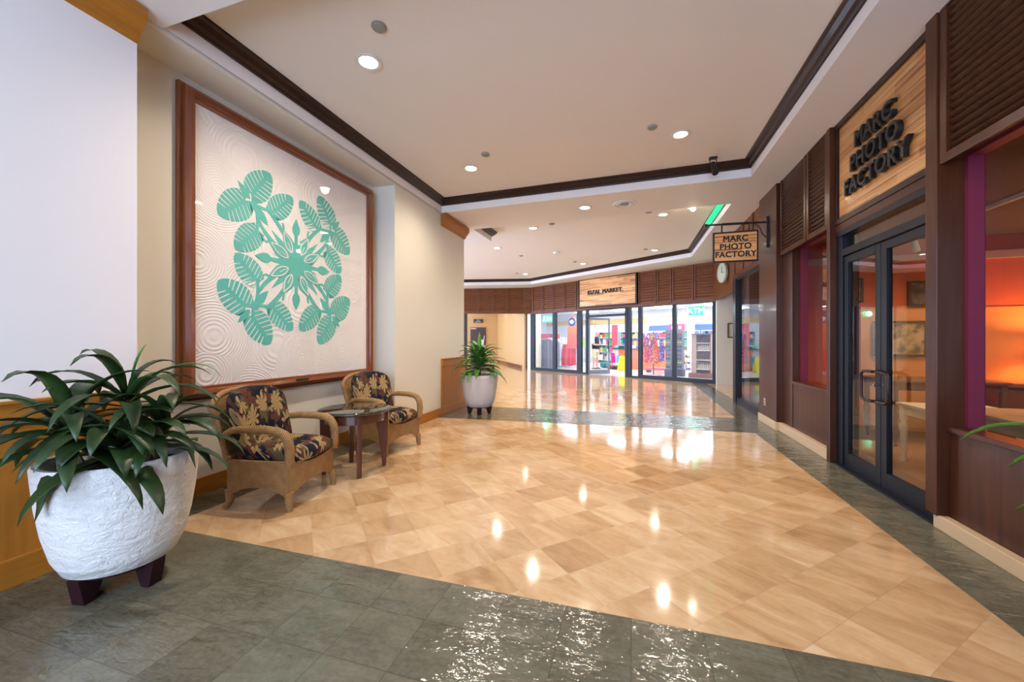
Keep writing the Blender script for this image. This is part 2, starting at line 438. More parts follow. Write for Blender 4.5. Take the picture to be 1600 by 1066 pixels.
# roof over everything so that the sky only enters at the open front
struct(MB().box((-16,-3.2,4.3),(12,32,4.4)).build('ceiling', M['soffit']))
struct(MB().add([(XL-.6,-3.2,3.4),(5,-3.2,3.4),(5,-3.2,4.4),(XL-.6,-3.2,4.4)], [(0,1,2,3)]).build('wall_front', M['soffit']))
# ------------------------------------------------------------------ recessed downlights
M['lamp_face'] = glow((1.0,.93,.80), 26, 'lamp_face'); M['trim_white'] = plain((.75,.73,.70), .4)
WARM = (1.0, .86, .68)
def make_down():
    t = empty('downlight', '', 'ceiling light')
    b = MB(); b.lathe([(.075,.004),(.11,.0),(.112,-.008),(.10,-.012),(.078,-.006)], 28, cap=False); b.build('trim_ring', M['trim_white'], t, True)
    MB().lathe([(0,-.001),(.076,-.001),(.076,.003),(0,.003)], 28).build('lens', M['lamp_face'], t)
    return t
DL = [(-2.19,2.92,1,'large bright recessed downlight on the upper left of the near raised ceiling'),
      (-2.17,5.15,1,'recessed downlight in the near raised ceiling above the far end of the framed quilt'),
      (.55,5.09,1,'recessed downlight in the near raised ceiling left of the black ceiling spotlight'),
      (.55,2.92,1,'recessed downlight in the near raised ceiling nearest the shop door'),
      (-.76,6.69,0,'recessed downlight in the lowered beam left of the round air diffuser'),
      (-2.07,8.38,1,'recessed downlight in the far raised ceiling, nearest to the ceiling beam on its left side'),
      (.58,8.32,1,'recessed downlight in the far raised ceiling just below the round air diffuser'),
      (-3.43,9.92,1,'recessed downlight in the far raised ceiling beside the corner of the left wall'),
      (.60,11.73,1,'recessed downlight in the far raised ceiling above the right market windows'),
      (-1.54,13.03,1,'recessed downlight in the far raised ceiling above the market name sign'),
      (-3.85,14.40,1,'recessed downlight in the far raised ceiling at its back left corner')]
d0 = make_down()
for i, (x, y, hi, lab) in enumerate(DL):
    z = S(x, y) + (.22 if hi else 0) - .004
    o = d0 if i == 0 else dup(d0)
    o.location = (x, y, z); tag(o, lab, 'ceiling light', 'round recessed downlights')
    if i == 3 : pass
    light('SPOT', 'downlight_beam', (x, y, z - .03), (150 if i == 0 else 105) if y < 6 else 88, WARM, .06, (0,0,0), spot=150, blend=.9)
# ------------------------------------------------------------------ left wall end, passage and market front
O2 = Vector((-4.26,16.79)); E2 = Vector((.8656,-.5007)); N2 = Vector((.5007,.8656))
def F(s, d, z=0.0):
    p = O2 + E2*s + N2*d; return Vector((p.x, p.y, z))
def FM(s=0, d=0, z=0):
    return Matrix(((E2.x, N2.x, 0, 0),(E2.y, N2.y, 0, 0),(0,0,1,0),(0,0,0,1))).copy() if False else Matrix.Translation(F(s,d,z)) @ Matrix(((E2.x, N2.x, 0, 0),(E2.y, N2.y, 0, 0),(0,0,1,0),(0,0,0,1)))
def fbox(b, a, c, mi=0): return b.box(a, c, mi, FM())
P0, P1 = Vector((-7.3,15.86)), Vector((-4.26,16.79))
PE = (P1-P0).normalized(); PN = Vector((-PE.y, PE.x))
def PMx(): return Matrix.Translation((P0.x,P0.y,0)) @ Matrix(((PE.x,PN.x,0,0),(PE.y,PN.y,0,0),(0,0,1,0),(0,0,0,1)))
PL = (P1-P0).length
ZB, ZT = 2.49, 3.62
def louver_panel(name, Mx, s0, s1, z0, z1, label, group, slat=.045, mats=None, d=-.03, fr=.05, vert=False):
    fm, sm = mats or (M['header_wood'], M['header_wood'])
    t = empty(name, label, 'louvered panel', group=group); t.matrix_world = Mx @ Matrix.Translation((s0, 0, z0))
    w, h = s1-s0, z1-z0
    b = MB(); b.box((0,d,0),(fr,.02,h)); b.box((w-fr,d,0),(w,.02,h)); b.box((fr,d,0),(w-fr,.02,fr)); b.box((fr,d,h-fr),(w-fr,.02,h))
    b.build('frame', fm, t, bevel=.004)
    b = MB()
    if vert:
        n = max(1, round((w-2*fr)/slat)); q = (w-2*fr)/n
        for i in range(n): b.box((fr+i*q+.006, d*.4, fr),(fr+(i+1)*q-.006, .012, h-fr))
    else:
        n = max(1, int((h-2*fr)/slat))
        for i in range(n):
            z = fr + (i+.5)*(h-2*fr)/n
            Mr = Matrix.Translation((0,0,z)) @ Matrix.Rotation(radians(-38 if slat < .06 else -62), 4, 'X')
            b.box((fr, -slat*.55, -.004),(w-fr, slat*.55, .004), 0, Mr)
    b.build('slats', sm, t)
    MB().box((fr*.5,.012,fr*.5),(w-fr*.5,.02,h-fr*.5)).build('backing', M['black'] if not vert else fm, t)
    return t
# header above the passage and the market
ps = [.35, 1.10, 1.72, 2.36, PL]
ps = [PL-3.0, PL-2.30, PL-1.66, PL-1.03, PL-.35, PL]
for i in range(4):
    louver_panel('louvered_panel', PMx(), ps[i]+.01, ps[i+1]-.01, ZB+.02, ZT, 'brown louvered panel above the passage, ' + ('leftmost beside the cream wall corner','second from the left','third from the left','rightmost before the corner')[i], 'louvered panels above the passage', .09)
struct(MB().box((PL-3.4,.0,ZB-.03),(PL+.02,.18,ZT+.1), 0, PMx()).build('wall_passage', M['header_wood']))
struct(MB().box((ps[4],-.06,ZB-.02),(PL+.05,.0,ZT+.02), 0, PMx()).build('trim_7', M['header_wood']))
struct(MB().box((PL-3.4,-.05,ZB-.04),(PL,.02,ZB+.02), 0, PMx()).build('trim_8', M['header_wood']))
struct(MB().box((PL-3.4,0,0),(PL-2.78,.2,ZB), 0, PMx()).build('wall_passage', M['molding']))
struct(fbox(MB(), (0,.0,ZB-.03),(7.75,.2,ZT+.15)).build('wall_market', M['header_wood']))
struct(fbox(MB(), (0,-.05,ZB-.05),(7.75,.02,ZB+.02)).build('trim_9', M['header_wood']))
fs = [.12,.73,1.30,1.91,2.52]
for i in range(4):
    louver_panel('louvered_panel', FM(), fs[i]+.01, fs[i+1]-.01, ZB+.02, ZT, 'louvered panel left of the market name sign, ' + ('farthest from it','third from it','second from it','right beside it')[i], 'louvered panels left of the market sign', .09)
fs = [5.15,5.81,6.33,7.02,7.66]
for i in range(4):
    louver_panel('louvered_panel', FM(), fs[i]+.01, fs[i+1]-.01, ZB+.02, ZT, 'louvered panel right of the market name sign, ' + ('right beside it','second from it','third from it','farthest from it')[i], 'louvered panels right of the market sign', .09)
# market name sign
t = empty('market_sign', 'striped wood market name sign above the bright store entrance', 'sign'); t.matrix_world = FM(2.70,0,2.585)
MB().box((0,-.06,0),(2.38,0,1.0)).build('panel', M['zebra_x'], t)
b = MB(); b.box((-.06,-.09,-.05),(2.44,.0,0)); b.box((-.06,-.09,1.0),(2.44,.0,1.05)); b.box((-.06,-.09,0),(0,.0,1.0)); b.box((2.38,-.09,0),(2.44,.0,1.0))
b.build('frame', M['molding'], t, bevel=.005)
text_mesh('lettering', ["KU'AI  MARKET."], .20, M['black'], t, Matrix.Translation((1.14,-.075,.44)) @ Matrix.Rotation(pi/2,4,'X'), .012, 1.08, bold=.006)
# passage walls
def pbox(b, a, c, mi=0): return b.box(a, c, mi, PMx())
def vw(u, v): return Vector((u*.9567 - v*.2910, u*.2910 + v*.9567))
def wallseg(name, p, q, z0, z1, m, th=.05):
    p, q = Vector(p), Vector(q); d = (q-p).normalized(); n = Vector((-d.y, d.x))*th
    b = MB(); b.prism([(p.x,p.y),(q.x,q.y),(q.x+n.x,q.y+n.y),(p.x+n.x,p.y+n.y)], lambda x, y, z: (x, y, z), z0, z1)
    return struct(b.build(name, m))
A, B, Cc = vw(.63,17.75), vw(-.76,23.3), vw(-4.2,23.3)
wallseg('wall_passage', B, A, 0, 3.2, M['yellow_wall'], -.08)
wallseg('wall_passage', Cc, B, 0, 3.2, M['yellow_wall'])
b = MB(); d = (A-B).normalized(); n = Vector((-d.y,d.x))*-.03
def baseb(p, q, z, m, th=.03, name='baseboard_passage'):
    p, q = Vector(p), Vector(q); d = (q-p).normalized(); n = Vector((d.y,-d.x))*th
    struct(MB().prism([(p.x,p.y),(q.x,q.y),(q.x+n.x,q.y+n.y),(p.x+n.x,p.y+n.y)], lambda x, y, z: (x, y, z), 0, z).build(name, m))
baseb(B, B + (A-B)*.93, .14, M['koa_y'], .11)
struct(MB().add([(-14,14,3.0),(-2,14.2,3.0),(-2,25,3.0),(-14,25,3.0)], [(0,1,2,3)]).build('ceiling', M['yellow_wall']) if False else MB().box((0,.2,2.95),(PL+.3,8.5,3.0),0,PMx()).build('ceiling', M['yellow_wall']))
for u, v in ((.05,19.3),(-.35,21.2)):
    p = vw(u-.12, v); light('SPOT', 'passage_lamp', (p.x,p.y,2.93), 9, (1,.78,.45), .04, spot=110, blend=.6)
p = vw(-2.0,20.5); light('AREA', 'passage_ceiling_lamp', (p.x,p.y,2.9), 9, (1,.76,.44), 1.2)
# restroom door in the passage
def at_uv(name, label, cat, u, v, z, rz=0, group=None):
    p = vw(u, v); return empty(name, label, cat, (p.x,p.y,z), math.atan(188/618.)+rz, group)
t = at_uv('passage_door', 'dark brown door at the end of the yellow passage behind the small potted plant', 'door', -2.0, 23.26, 0)
MB().box((-.44,-.05,0),(.44,0,2.04)).build('leaf', plain((.05,.015,.008), .4), t)
MB().box((-.42,-.055,1.94),(-.1,-.05,2.0)).build('closer', plain((.6,.55,.5), .4), t)
MB().box((.02,-.056,.92),(.30,-.05,1.32)).build('notice', plain((.75,.68,.6), .6), t)
MB().tube([(.34,-.08,1.0),(.34,-.10,1.2),(.38,-.08,1.55)], .015, 8).build('handle', M['chrome'], t)
t = at_uv('wall_sign', 'small black sign with white letters above the passage door', 'sign', -1.99, 23.25, 2.42)
MB().box((-.27,-.03,-.11),(.27,0,.11)).build('plate', M['black'], t)
text_mesh('lettering', ['THE', 'MARKET'], .085, M['white'], t, Matrix.Translation((0,-.033,.01)) @ Matrix.Rotation(pi/2,4,'X'), .003, 1.1)
# market glazing
FR = M['darkmetal']
def win(i, s0, s1, z0, z1, fw=.07, lw=None, rw=None):
    lw = fw if lw is None else lw; rw = fw if rw is None else rw
    b = MB(); fbox(b,(s0,-.04,0),(s0+lw,.06,z1)); fbox(b,(s1-rw,-.04,0),(s1,.06,z1)); fbox(b,(s0+lw,-.04,z1-.04),(s1-rw,.06,z1)); fbox(b,(s0+lw,-.04,0),(s1-rw,.06,z0))
    o = struct(b.build('window_%d' % i, FR)); g = fbox(MB(),(s0+lw,.0,z0),(s1-rw,.006,z1-.04)).build('pane', M['glass'], o)
    return o
ZH = ZB-.03
win(1, .03, 1.40, .12, ZH, .08, .23, .09); win(2, 1.40, 2.72, .12, ZH, .08, .09, .17)
win(3, 2.72, 3.02, .06, ZH, .05); win(4, 4.74, 5.21, .06, ZH, .06, .14, .05)
win(5, 5.21, 6.41, .12, ZH, .08, .08, .06); win(6, 6.41, 7.74, .12, ZH, .08, .06, .17)
t = bpy.data.objects.new('door_1', None); C.objects.link(t); struct(t)
b = MB(); fbox(b,(3.0,-.05,2.16),(4.76,.07,2.24)); fbox(b,(3.0,-.05,ZH-.05),(4.76,.07,ZH)); fbox(b,(3.02,-.05,0),(3.07,.07,ZH)); fbox(b,(4.66,-.05,0),(4.76,.07,ZH)); b.build('frame', FR, t)
fbox(MB(),(3.07,0,2.24),(4.66,.006,ZH-.05)).build('transom', M['glass'], t)
lf = bpy.data.objects.new('door_leaf', None); C.objects.link(lf); lf.parent = t; lf.matrix_world = FM(3.09,-.03,0) @ Matrix.Rotation(radians(62),4,'Z')
b = MB(); lm = plain((.23,.25,.33), .35, .4)
for a, c in (((0,-.02,.01),(.06,.02,2.14)),((.84,-.02,.01),(.90,.02,2.14)),((.06,-.02,.01),(.84,.02,.16)),((.06,-.02,2.07),(.84,.02,2.14))): b.box(a, c)
b.build('stiles', lm, lf); MB().box((.06,-.003,.16),(.84,.003,2.07)).build('pane', M['glass'], lf)
MB().tube([(.80,-.02,.85),(.80,-.08,.85),(.80,-.08,1.25),(.80,-.02,1.25)], .015, 8).build('handle', M['iron'], lf)
# ------------------------------------------------------------------ market interior shell
M['store_white'] = paint((.80,.82,.86), .6, 'store_white_paint'); M['store_floor'] = plain((.62,.58,.55), .25)
DB = 7.2
for a, c in (((-5.6,DB,0),(9.6,DB+.1,3.0)),((9.6,.2,0),(9.7,DB,3.0))):
    struct(fbox(MB(), a, c).build('wall_market', M['store_white']))
struct(fbox(MB(), (7.75,.0,0),(9.7,.2,3.4)).build('wall_market', M['store_white']))
struct(fbox(MB(), (-.2,.0,0),(.03,.2,ZT)).build('wall_market', paint((.8,.72,.6))))
stp = [(0,.2),(9.7,.2),(9.7,DB+.1),(-5.55,DB+.1),(-5.55,3.40),(-.62,1.28),(-.12,.2)]
struct(MB().prism(stp, lambda x, y, z: tuple(F(x, y, z)), 2.9, 3.0).build('ceiling', M['store_white']))
struct(MB().prism([(0,.05),(9.6,.05),(9.6,DB),(-5.5,DB),(-5.5,3.36),(-.62,1.25),(-.12,.2),(0,.2)], lambda x, y, z: tuple(F(x, y, z)), 0, .004).build('floor', M['store_floor']))
M['panel_light'] = glow((.86,.93,1.0), 3.0, 'panel_light')
def fseg(p, q, z0, z1, m, th=-.06): 
    P, Q = F(*p), F(*q); return wallseg('wall_market', (P.x,P.y), (Q.x,Q.y), z0, z1, m, th)
fseg((-.12,.2), (-.62,1.25), 0, 2.9, paint((.8,.7,.55))); fseg((-.62,1.25), (-5.5,3.35), 0, 2.9, M['store_white']); fseg((-5.5,3.35), (-5.5,7.2), 0, 2.9, M['store_white'])
k = 0
for i in range(5):
    for j in range(3):
        s, d = -1.7 + i*2.3, 1.1 + j*2.1
        if i == 0 and j == 0: continue
        o = fbox(MB(), (s,d,2.81),(s+1.2,d+.55,2.85)).build('fluorescent_panel', M['panel_light'])
        tag(o, 'fluorescent ceiling panel in the market, %s from the left in the %s row' % (('leftmost','second','third','fourth','fifth')[i - (j == 0)], ('front','middle','back')[j]), 'ceiling light', 'fluorescent panels in the market')
        p = F(s+.6, d+.3, 2.78); light('AREA', 'fluorescent_light', p, 31, (.86,.92,1.0), .8)
#PART3
# ------------------------------------------------------------------ right side: facade of dark wood
XR = 2.04
DW, DWY = M['dark_wood'], M['dark_wood_y']
def wr(a, c, m=None, name='wall_right', bev=.004): return struct(MB().box(a, c).build(name, m or DW, bevel=bev))
SZ = 3.62
wr((XR-.04,3.45,.09),(XR+.22,3.56,SZ))                       # post right of the door
wr((XR-.04,4.99,0),(XR+.22,5.06,SZ))                         # post left of the door
wr((XR+.02,6.2,.1),(XR+.14,6.58,SZ))                         # narrow return beside the pier
wr((1.98,6.55,.12),(2.35,7.35,SZ+.02))                       # pier
wr((1.965,6.54,0),(2.37,7.36,.12), M['stonebase'], 'baseboard_right')
wr((XR+.03,-1.2,0),(XR+.15,3.45,.70)); wr((XR+.03,5.06,0),(XR+.15,6.2,.74))
wr((XR+.01,-1.2,.675),(XR+.16,3.45,.71), DWY); wr((XR+.0,5.06,.715),(XR+.16,6.2,.75), DWY)
wr((XR-.03,-1.2,0),(XR+.03,3.50,.095), M['stonebase'], 'baseboard_right'); wr((XR-.03,5.03,0),(XR+.05,6.56,.12), M['stonebase'], 'baseboard_right')
wr((XR+.02,-3.0,0),(XR+.3,-1.2,3.6))
wr((XR+.10,-1.2,2.55),(XR+.2,3.45,3.6)); wr((XR+.10,5.06,2.55),(XR+.2,6.56,3.62))
wr((XR+.06,3.56,2.5),(XR+.2,4.99,3.62))
wr((XR+.01,3.56,2.42),(XR+.2,4.99,2.50), DWY); 
RM = Matrix.Translation((XR,0,0)) @ Matrix(((0,1,0,0),(-1,0,0,0),(0,0,1,0),(0,0,0,1)))   # local x runs towards the camera (-Y), local -y faces the arcade
def rlouv(y1, y0, z0, z1, label, grp='louvered panels above the shop windows'):
    return louver_panel('louvered_panel', RM, -y1, -y0, z0, z1, label, grp, .05, (DW, M['slat']), -.03, .06)
rlouv(6.50,5.63,2.50,3.62,'dark louvered panel next to the pier, above the small shop window')
rlouv(5.61,5.07,2.50,3.60,'dark louvered panel right beside the shop sign, above the small shop window')
rlouv(3.44,1.2,2.50,3.60,'large dark brown louvered panel above the near shop window at the right edge')
rlouv(1.18,-1.1,2.50,3.60,'dark brown louvered panel above the near shop window, beyond the right edge')
for i, (y0, y1, zs) in enumerate(((-1.1,3.45,.71),(5.06,6.2,.75))):
    x0, x1 = 2.15, 2.235
    b = MB(); b.box((x0,y1-.03,zs),(x1,y1,2.56)); b.box((x0,y0,zs),(x1,y0+.03,2.56)); b.box((x0,y0+.03,2.53),(x1,y1-.03,2.56)); 
    o = struct(b.build('window_%d' % (7+i), M['magenta'])); MB().box((x1,y0,zs-.05),(x1+.006,y1,2.56)).build('pane', M['tinted'], o)
# shop name sign above the door
t = empty('shop_sign', 'large striped wood shop sign with raised black letters above the glass doors', 'sign', (XR+.03,3.56,2.5))
MB().box((0,.035,.06),(.03,1.39,1.0)).build('panel', M['zebra_y'], t)
b = MB(); b.box((-.03,0,0),(.03,1.43,.055)); b.box((-.03,0,1.0),(.03,1.43,1.07)); b.box((-.02,0,.055),(.03,.03,1.0)); b.box((-.02,1.40,.055),(.03,1.43,1.0)); b.build('frame', M['molding'], t, bevel=.003)
text_mesh('lettering', ['MARC','PHOTO','FACTORY'], .205, M['black'], t, Matrix.Translation((-.028,.715,.64)) @ Matrix.Rotation(-pi/2,4,'Z') @ Matrix.Rotation(pi/2,4,'X'), .018, 1.05, .98, .006)
# shop double door
t = bpy.data.objects.new('door_2', None); C.objects.link(t); struct(t); t.location = (XR+.02,3.56,0)
b = MB(); b.box((0,0,0),(.10,.04,2.42)); b.box((0,1.31,0),(.10,1.43,2.42)); b.box((0,.04,2.16),(.10,1.31,2.23)); b.box((-.01,.0,2.37),(.10,1.43,2.43)); b.build('frame', M['darkmetal'], t, bevel=.003)
MB().box((.05,.04,2.23),(.056,1.31,2.37)).build('transom', M['tinted'], t)
for k, (y0, y1, lab) in enumerate(((.045,.675,'near'),(.685,1.305,'far'))):
    lf = bpy.data.objects.new('door_leaf', None); C.objects.link(lf); lf.parent = t
    b = MB(); st = .075
    b.box((.015,y0,.01),(.06,y0+st,2.15)); b.box((.015,y1-st,.01),(.06,y1,2.15)); b.box((.015,y0+st,.01),(.06,y1-st,.16)); b.box((.015,y0+st,2.08),(.06,y1-st,2.15)); b.build('stiles', M['darkmetal'], lf, bevel=.003)
    MB().box((.035,y0+st,.16),(.041,y1-st,2.08)).build('pane', M['tinted'], lf)
    yy = y1-.035 if k == 0 else y0+.035; s = -1 if k == 0 else 1
    pts = []
    for (a, z) in ((0,1.02),(.04,1.02),(.075,1.015),(.09,.99),(.09,.89),(.09,.79),(.075,.765),(.04,.76),(0,.76)): pts.append((-.035, yy + s*(a*1.9-.01), z))
    MB().tube([(.015, yy-s*.01, 1.02)] + pts + [(.015, yy-s*.01, .76)], .014, 10).build('handle', plain((.03,.012,.010), .3, .4), lf, True)
MB().lathe([(0,0),(.014,0),(.014,.02),(0,.02)], 16).build('lock_cylinder', M['chrome'], t).matrix_local = Matrix.Translation((.0,.72,.90)) @ Matrix.Rotation(-pi/2,4,'Y')
struct(MB().box((XR-.02,3.5,0),(XR+.12,5.03,.02)).build('trim_10', M['darkmetal']))
# far glass front of the shop
b = MB(); X2 = 2.05
b.box((X2,7.35,0),(X2+.08,7.42,2.6)); b.box((X2-.02,9.12,0),(X2+.14,9.34,2.62)); b.box((X2,7.42,0),(X2+.08,9.12,.13)); b.box((X2,7.42,2.52),(X2+.08,9.12,2.6))
o = struct(b.build('window_9', M['darkmetal'])); MB().box((X2+.04,7.42,.13),(X2+.046,9.12,2.52)).build('pane', M['tinted'], o)
wr((X2+.02,7.35,2.6),(X2+.25,9.34,3.7)); wr((X2-.03,7.35,2.56),(X2+.02,9.34,2.64), DWY)
R2 = Matrix.Translation((X2+.02,0,0)) @ Matrix(((0,1,0,0),(-1,0,0,0),(0,0,1,0),(0,0,0,1)))
for i in range(3):
    louver_panel('louvered_panel', R2, -(9.32-i*.655), -(9.32-(i+1)*.655)-.01, 2.64, 3.66, 'panel of upright brown boards above the far shop glass, ' + ('nearest the wall clock','in the middle','nearest the pier')[i], 'upright board panels above the far shop glass', .11, (DW, M['header_wood']), -.02, .04, True)
# recess beyond: cream wall, small header with the clock
wallseg('wall_back', (2.34,12.72), (5.0,12.72), 0, 2.6, M['cream'], .1)
wallseg('wall_back', (2.30,12.98), (2.20,9.3), 2.46, 3.75, M['header_wood'], .08)
wallseg('wall_right', (5.0,12.8), (5.0,9.3), 0, 3.8, M['cream'], .1); wallseg('wall_right', (X2+.14,9.3), (5.0,9.3), 0, 3.8, M['cream'], -.1)
# ------------------------------------------------------------------ photo shop interior shell
struct(MB().box((2.3,-1.2,-.01),(6.6,9.2,.012)).build('floor', paint((.32,.20,.11), .25, 'shop_floor_finish')))
struct(MB().box((2.3,-1.2,2.72),(6.6,9.2,2.8)).build('ceiling', M['dark_ceiling']))
struct(MB().box((6.5,-1.2,0),(6.6,9.2,2.75)).build('wall_shop', M['orange_wall']))
struct(MB().box((2.36,7.0,0),(6.5,7.1,2.75)).build('wall_shop', M['orange_wall']))
struct(MB().box((2.3,-1.3,0),(6.6,-1.2,2.75)).build('wall_shop', M['orange_wall']))
struct(MB().box((2.3,9.2,0),(6.6,9.3,2.75)).build('wall_shop', M['orange_wall']))
struct(MB().box((3.1,6.985,.0),(6.5,7.0,1.75)).build('wall_shop', M['orange_wall2']))
struct(MB().box((2.36,6.93,2.40),(6.5,7.0,2.5)).build('trim_11', paint((.55,.33,.28))))
#PART4
# ------------------------------------------------------------------ framed quilt
def koa_rail(t, k):
    y0, y1, z0, z1 = 2.235, 4.67, .80, 3.375
    prof = [(0,0),(0,.035),(.022,.038),(.026,.075),(.055,.098),(.085,.088),(.092,.062),(.112,.058),(.118,.03),(.118,0)]
    cs = [(y0,z0),(y1,z0),(y1,z1),(y0,z1)]; a, c = cs[k], cs[(k+1)%4]
    ins = [(1,1),(-1,1),(-1,-1),(1,-1)]; ia, ic = ins[k], ins[(k+1)%4]
    b = MB(); n = len(prof)
    vs = [(x, a[0]+ia[0]*d, a[1]+ia[1]*d) for d, x in prof] + [(x, c[0]+ic[0]*d, c[1]+ic[1]*d) for d, x in prof]
    b.add(vs, [(i, (i+1)%n, n+(i+1)%n, n+i) for i in range(n)] + [tuple(range(n))[::-1], tuple(range(n, 2*n))])
    b.build('frame_rail', M['koa_y'] if k % 2 == 0 else M['koa_z'], t, True, auto=35)
qt = empty('framed_quilt', 'huge wood-framed white quilt with turquoise leaf design hanging in the wall recess', 'picture', (XQ+.005,0,0))
for k in range(4): koa_rail(qt, k)
MB().box((0,2.26,.84),(.03,4.63,.90)).build('frame_base', plain((.05,.014,.006), .3), qt)
t_ = NT('white_quilted_cloth')
vor = t_.new('TexVoronoi', feature='F1'); vor.inputs['Scale'].default_value = 1.9; t_.l.new(t_.mapping(t_.co, (0,1,1)), vor.inputs['Vector'])
h_ = t_.math('SINE', t_.math('MULTIPLY', vor.outputs['Distance'], 150.0))
t_.base((.86,.81,.78), .8, .2); t_.bump(t_.math('ADD', h_, t_.math('MULTIPLY', t_.noise(t_.co, 5, 3), 2.0)), .30, .008)
M['quilt'] = t_.m
MB().box((.02,2.30,.90),(.035,4.60,3.29)).build('quilt', M['quilt'], qt)
MB().box((.062,2.34,.91),(.064,4.56,3.27)).build('glass_cover', M['picture_glass'], qt)
MB().box((.095,3.33,.866),(.103,3.49,.888)).build('nameplate', plain((.02,.015,.012), .4), qt)
teal = plain((.115,.50,.43), .75); qwhite = plain((.78,.73,.71), .8)
YC, ZC = 3.383, 2.108
def bez(p0, p1, p2, n=8): return [(p0[0]*(1-t)**2+2*p1[0]*t*(1-t)+p2[0]*t*t, p0[1]*(1-t)**2+2*p1[1]*t*(1-t)+p2[1]*t*t) for t in [i/n for i in range(n+1)]]
def ribbon(pts, w):
    L, Rr = [], []
    if not hasattr(w, '__len__'): w = [w]*len(pts)
    for i, p in enumerate(pts):
        a = pts[max(0,i-1)]; c = pts[min(len(pts)-1,i+1)]; d = math.hypot(c[0]-a[0], c[1]-a[1]) or 1; nx, ny = -(c[1]-a[1])/d, (c[0]-a[0])/d
        L.append((p[0]+nx*w[i], p[1]+ny*w[i])); Rr.append((p[0]-nx*w[i], p[1]-ny*w[i]))
    return L + Rr[::-1]
def blade(p, q, w, n=10, pw=.8):
    pts = [(p[0]+(q[0]-p[0])*i/n, p[1]+(q[1]-p[1])*i/n) for i in range(n+1)]
    return ribbon(pts, [w*math.sin(pi*min(1,(i/n)**pw)) + .001 for i in range(n+1)])
def monstera(base, tip, wid):
    # heart-shaped leaf outline with narrow curved slits running in from the margin
    L = math.hypot(tip[0]-base[0], tip[1]-base[1]); ux, uy = (tip[0]-base[0])/L, (tip[1]-base[1])/L
    def W(t): return wid*1.08*(max(0, math.sin(pi*min(1, max(0, (t+.16)/1.16))**.78)))**.6
    side = [(-.09, wid*.30), (-.13, wid*.62)]
    for c in (.02,.15,.28,.41,.54,.67,.79):
        g = .020; side += [(c-g, W(c-g)), (c-.115-g*.5, wid*.13), (c-.10+g*.5, wid*.14), (c+g, W(c+g))]
    side += [(.87, W(.87)), (.94, W(.94))]
    out = []
    for sgn in (1, -1):
        pts = [(.0, .012)] + side
        out.append([(base[0]+ux*a*L - uy*b_*sgn, base[1]+uy*a*L + ux*b_*sgn) for a, b_ in pts])
    return out[0] + [tip] + out[1][::-1]
_lift = [0.0]
def quad4(b, poly, x0, x1):
    _lift[0] += .00006; x1 = x1 + _lift[0]
    for sy, sz in ((1,1),(-1,1),(1,-1),(-1,-1)):
        pl = [(YC - sy*p[0], ZC + sz*p[1]) for p in poly]
        if sy*sz < 0: pl = pl[::-1]
        b.prism(pl, lambda y, z, d: (d, y, z), x0, x1)
b = MB(); X0, X1 = .035, .0385
for bs, tp, wd in (((.575,.495),(.835,.285),.134),((.515,.575),(.315,.850),.126),((.285,.475),(.045,.705),.110),((.465,.235),(.680,.018),.114)):
    quad4(b, monstera(bs, tp, wd), X0, X1)
for p, q, w in (((.535,.520),(.655,.650),.030),((.475,.470),(.340,.320),.038)): quad4(b, blade(p, q, w), X0, X1)
def stem(pts, w): 
    quad4(b, ribbon(pts, w), X0, X1)
stem(bez((.60,.47),(.54,.50),(.49,.475)), .014); stem(bez((.507,.59),(.50,.53),(.505,.46)), .014)
stem(bez((.52,.49),(.40,.47),(.27,.475)), .015); stem(bez((.34,.472),(.24,.40),(.13,.26)), [.014+.012*i/8 for i in range(9)])
stem(bez((.50,.50),(.43,.38),(.465,.21)), .015); stem(bez((.452,.36),(.40,.25),(.22,.12)), [.014+.012*i/8 for i in range(9)])
stem(bez((.20,.33),(.13,.30),(.17,.40),5), .010); stem(bez((.33,.19),(.34,.14),(.40,.18),5), .010)
quad4(b, blade((.0,.0),(.30,.29),.050,10,.5), X0, X1)
for p, q, w in (((.02,.10),(.175,.335),.060),((.08,.03),(.335,.175),.060)): quad4(b, blade(p, q, w), X0, X1)
for a in range(16):
    th = a*pi/8 + pi/16; rr = .30 if a % 2 else .26
    b.prism([(YC+cos(th-.26)*.05, ZC+sin(th-.26)*.05),(YC+cos(th)*rr, ZC+sin(th)*rr),(YC+cos(th+.26)*.05, ZC+sin(th+.26)*.05)], lambda y, z, d: (d, y, z), X0, X1+_lift[0]+a*.00005)
b.prism([(YC+cos(i*pi/12)*.12, ZC+sin(i*pi/12)*.15) for i in range(24)], lambda y, z, d: (d, y, z), X0, X1+_lift[0]+.001)
for dx, dz in ((1,0),(-1,0),(0,1),(0,-1)):
    for pl in (blade((0,0),(dx*.30,dz*.30),.055,8,.5), ribbon([(dx*.1,dz*.1),(dx*.36,dz*.36)],.020), blade((dx*.30,dz*.30),(dx*.485,dz*.485),.048,10,.7)):
        _lift[0] += .00006; b.prism([(YC+p[0], ZC+p[1]) for p in pl], lambda y, z, d: (d, y, z), X0, X1+_lift[0])
b.build('leaf_applique', teal, qt)
b = MB()
for p, q, w in (((.06,.115),(.160,.310),.040),((.105,.055),(.31,.165),.040),):
    o = blade(p, q, w); n = len(o)//2
    quad4(b, ribbon(o[:n], .0055), X1, X1+.004); quad4(b, ribbon(o[n:], .0055), X1, X1+.004)
    quad4(b, ribbon([p, ((p[0]+q[0])/2, (p[1]+q[1])/2)], .003), X1, X1+.004)
b.build('petal_outline', qwhite, qt)

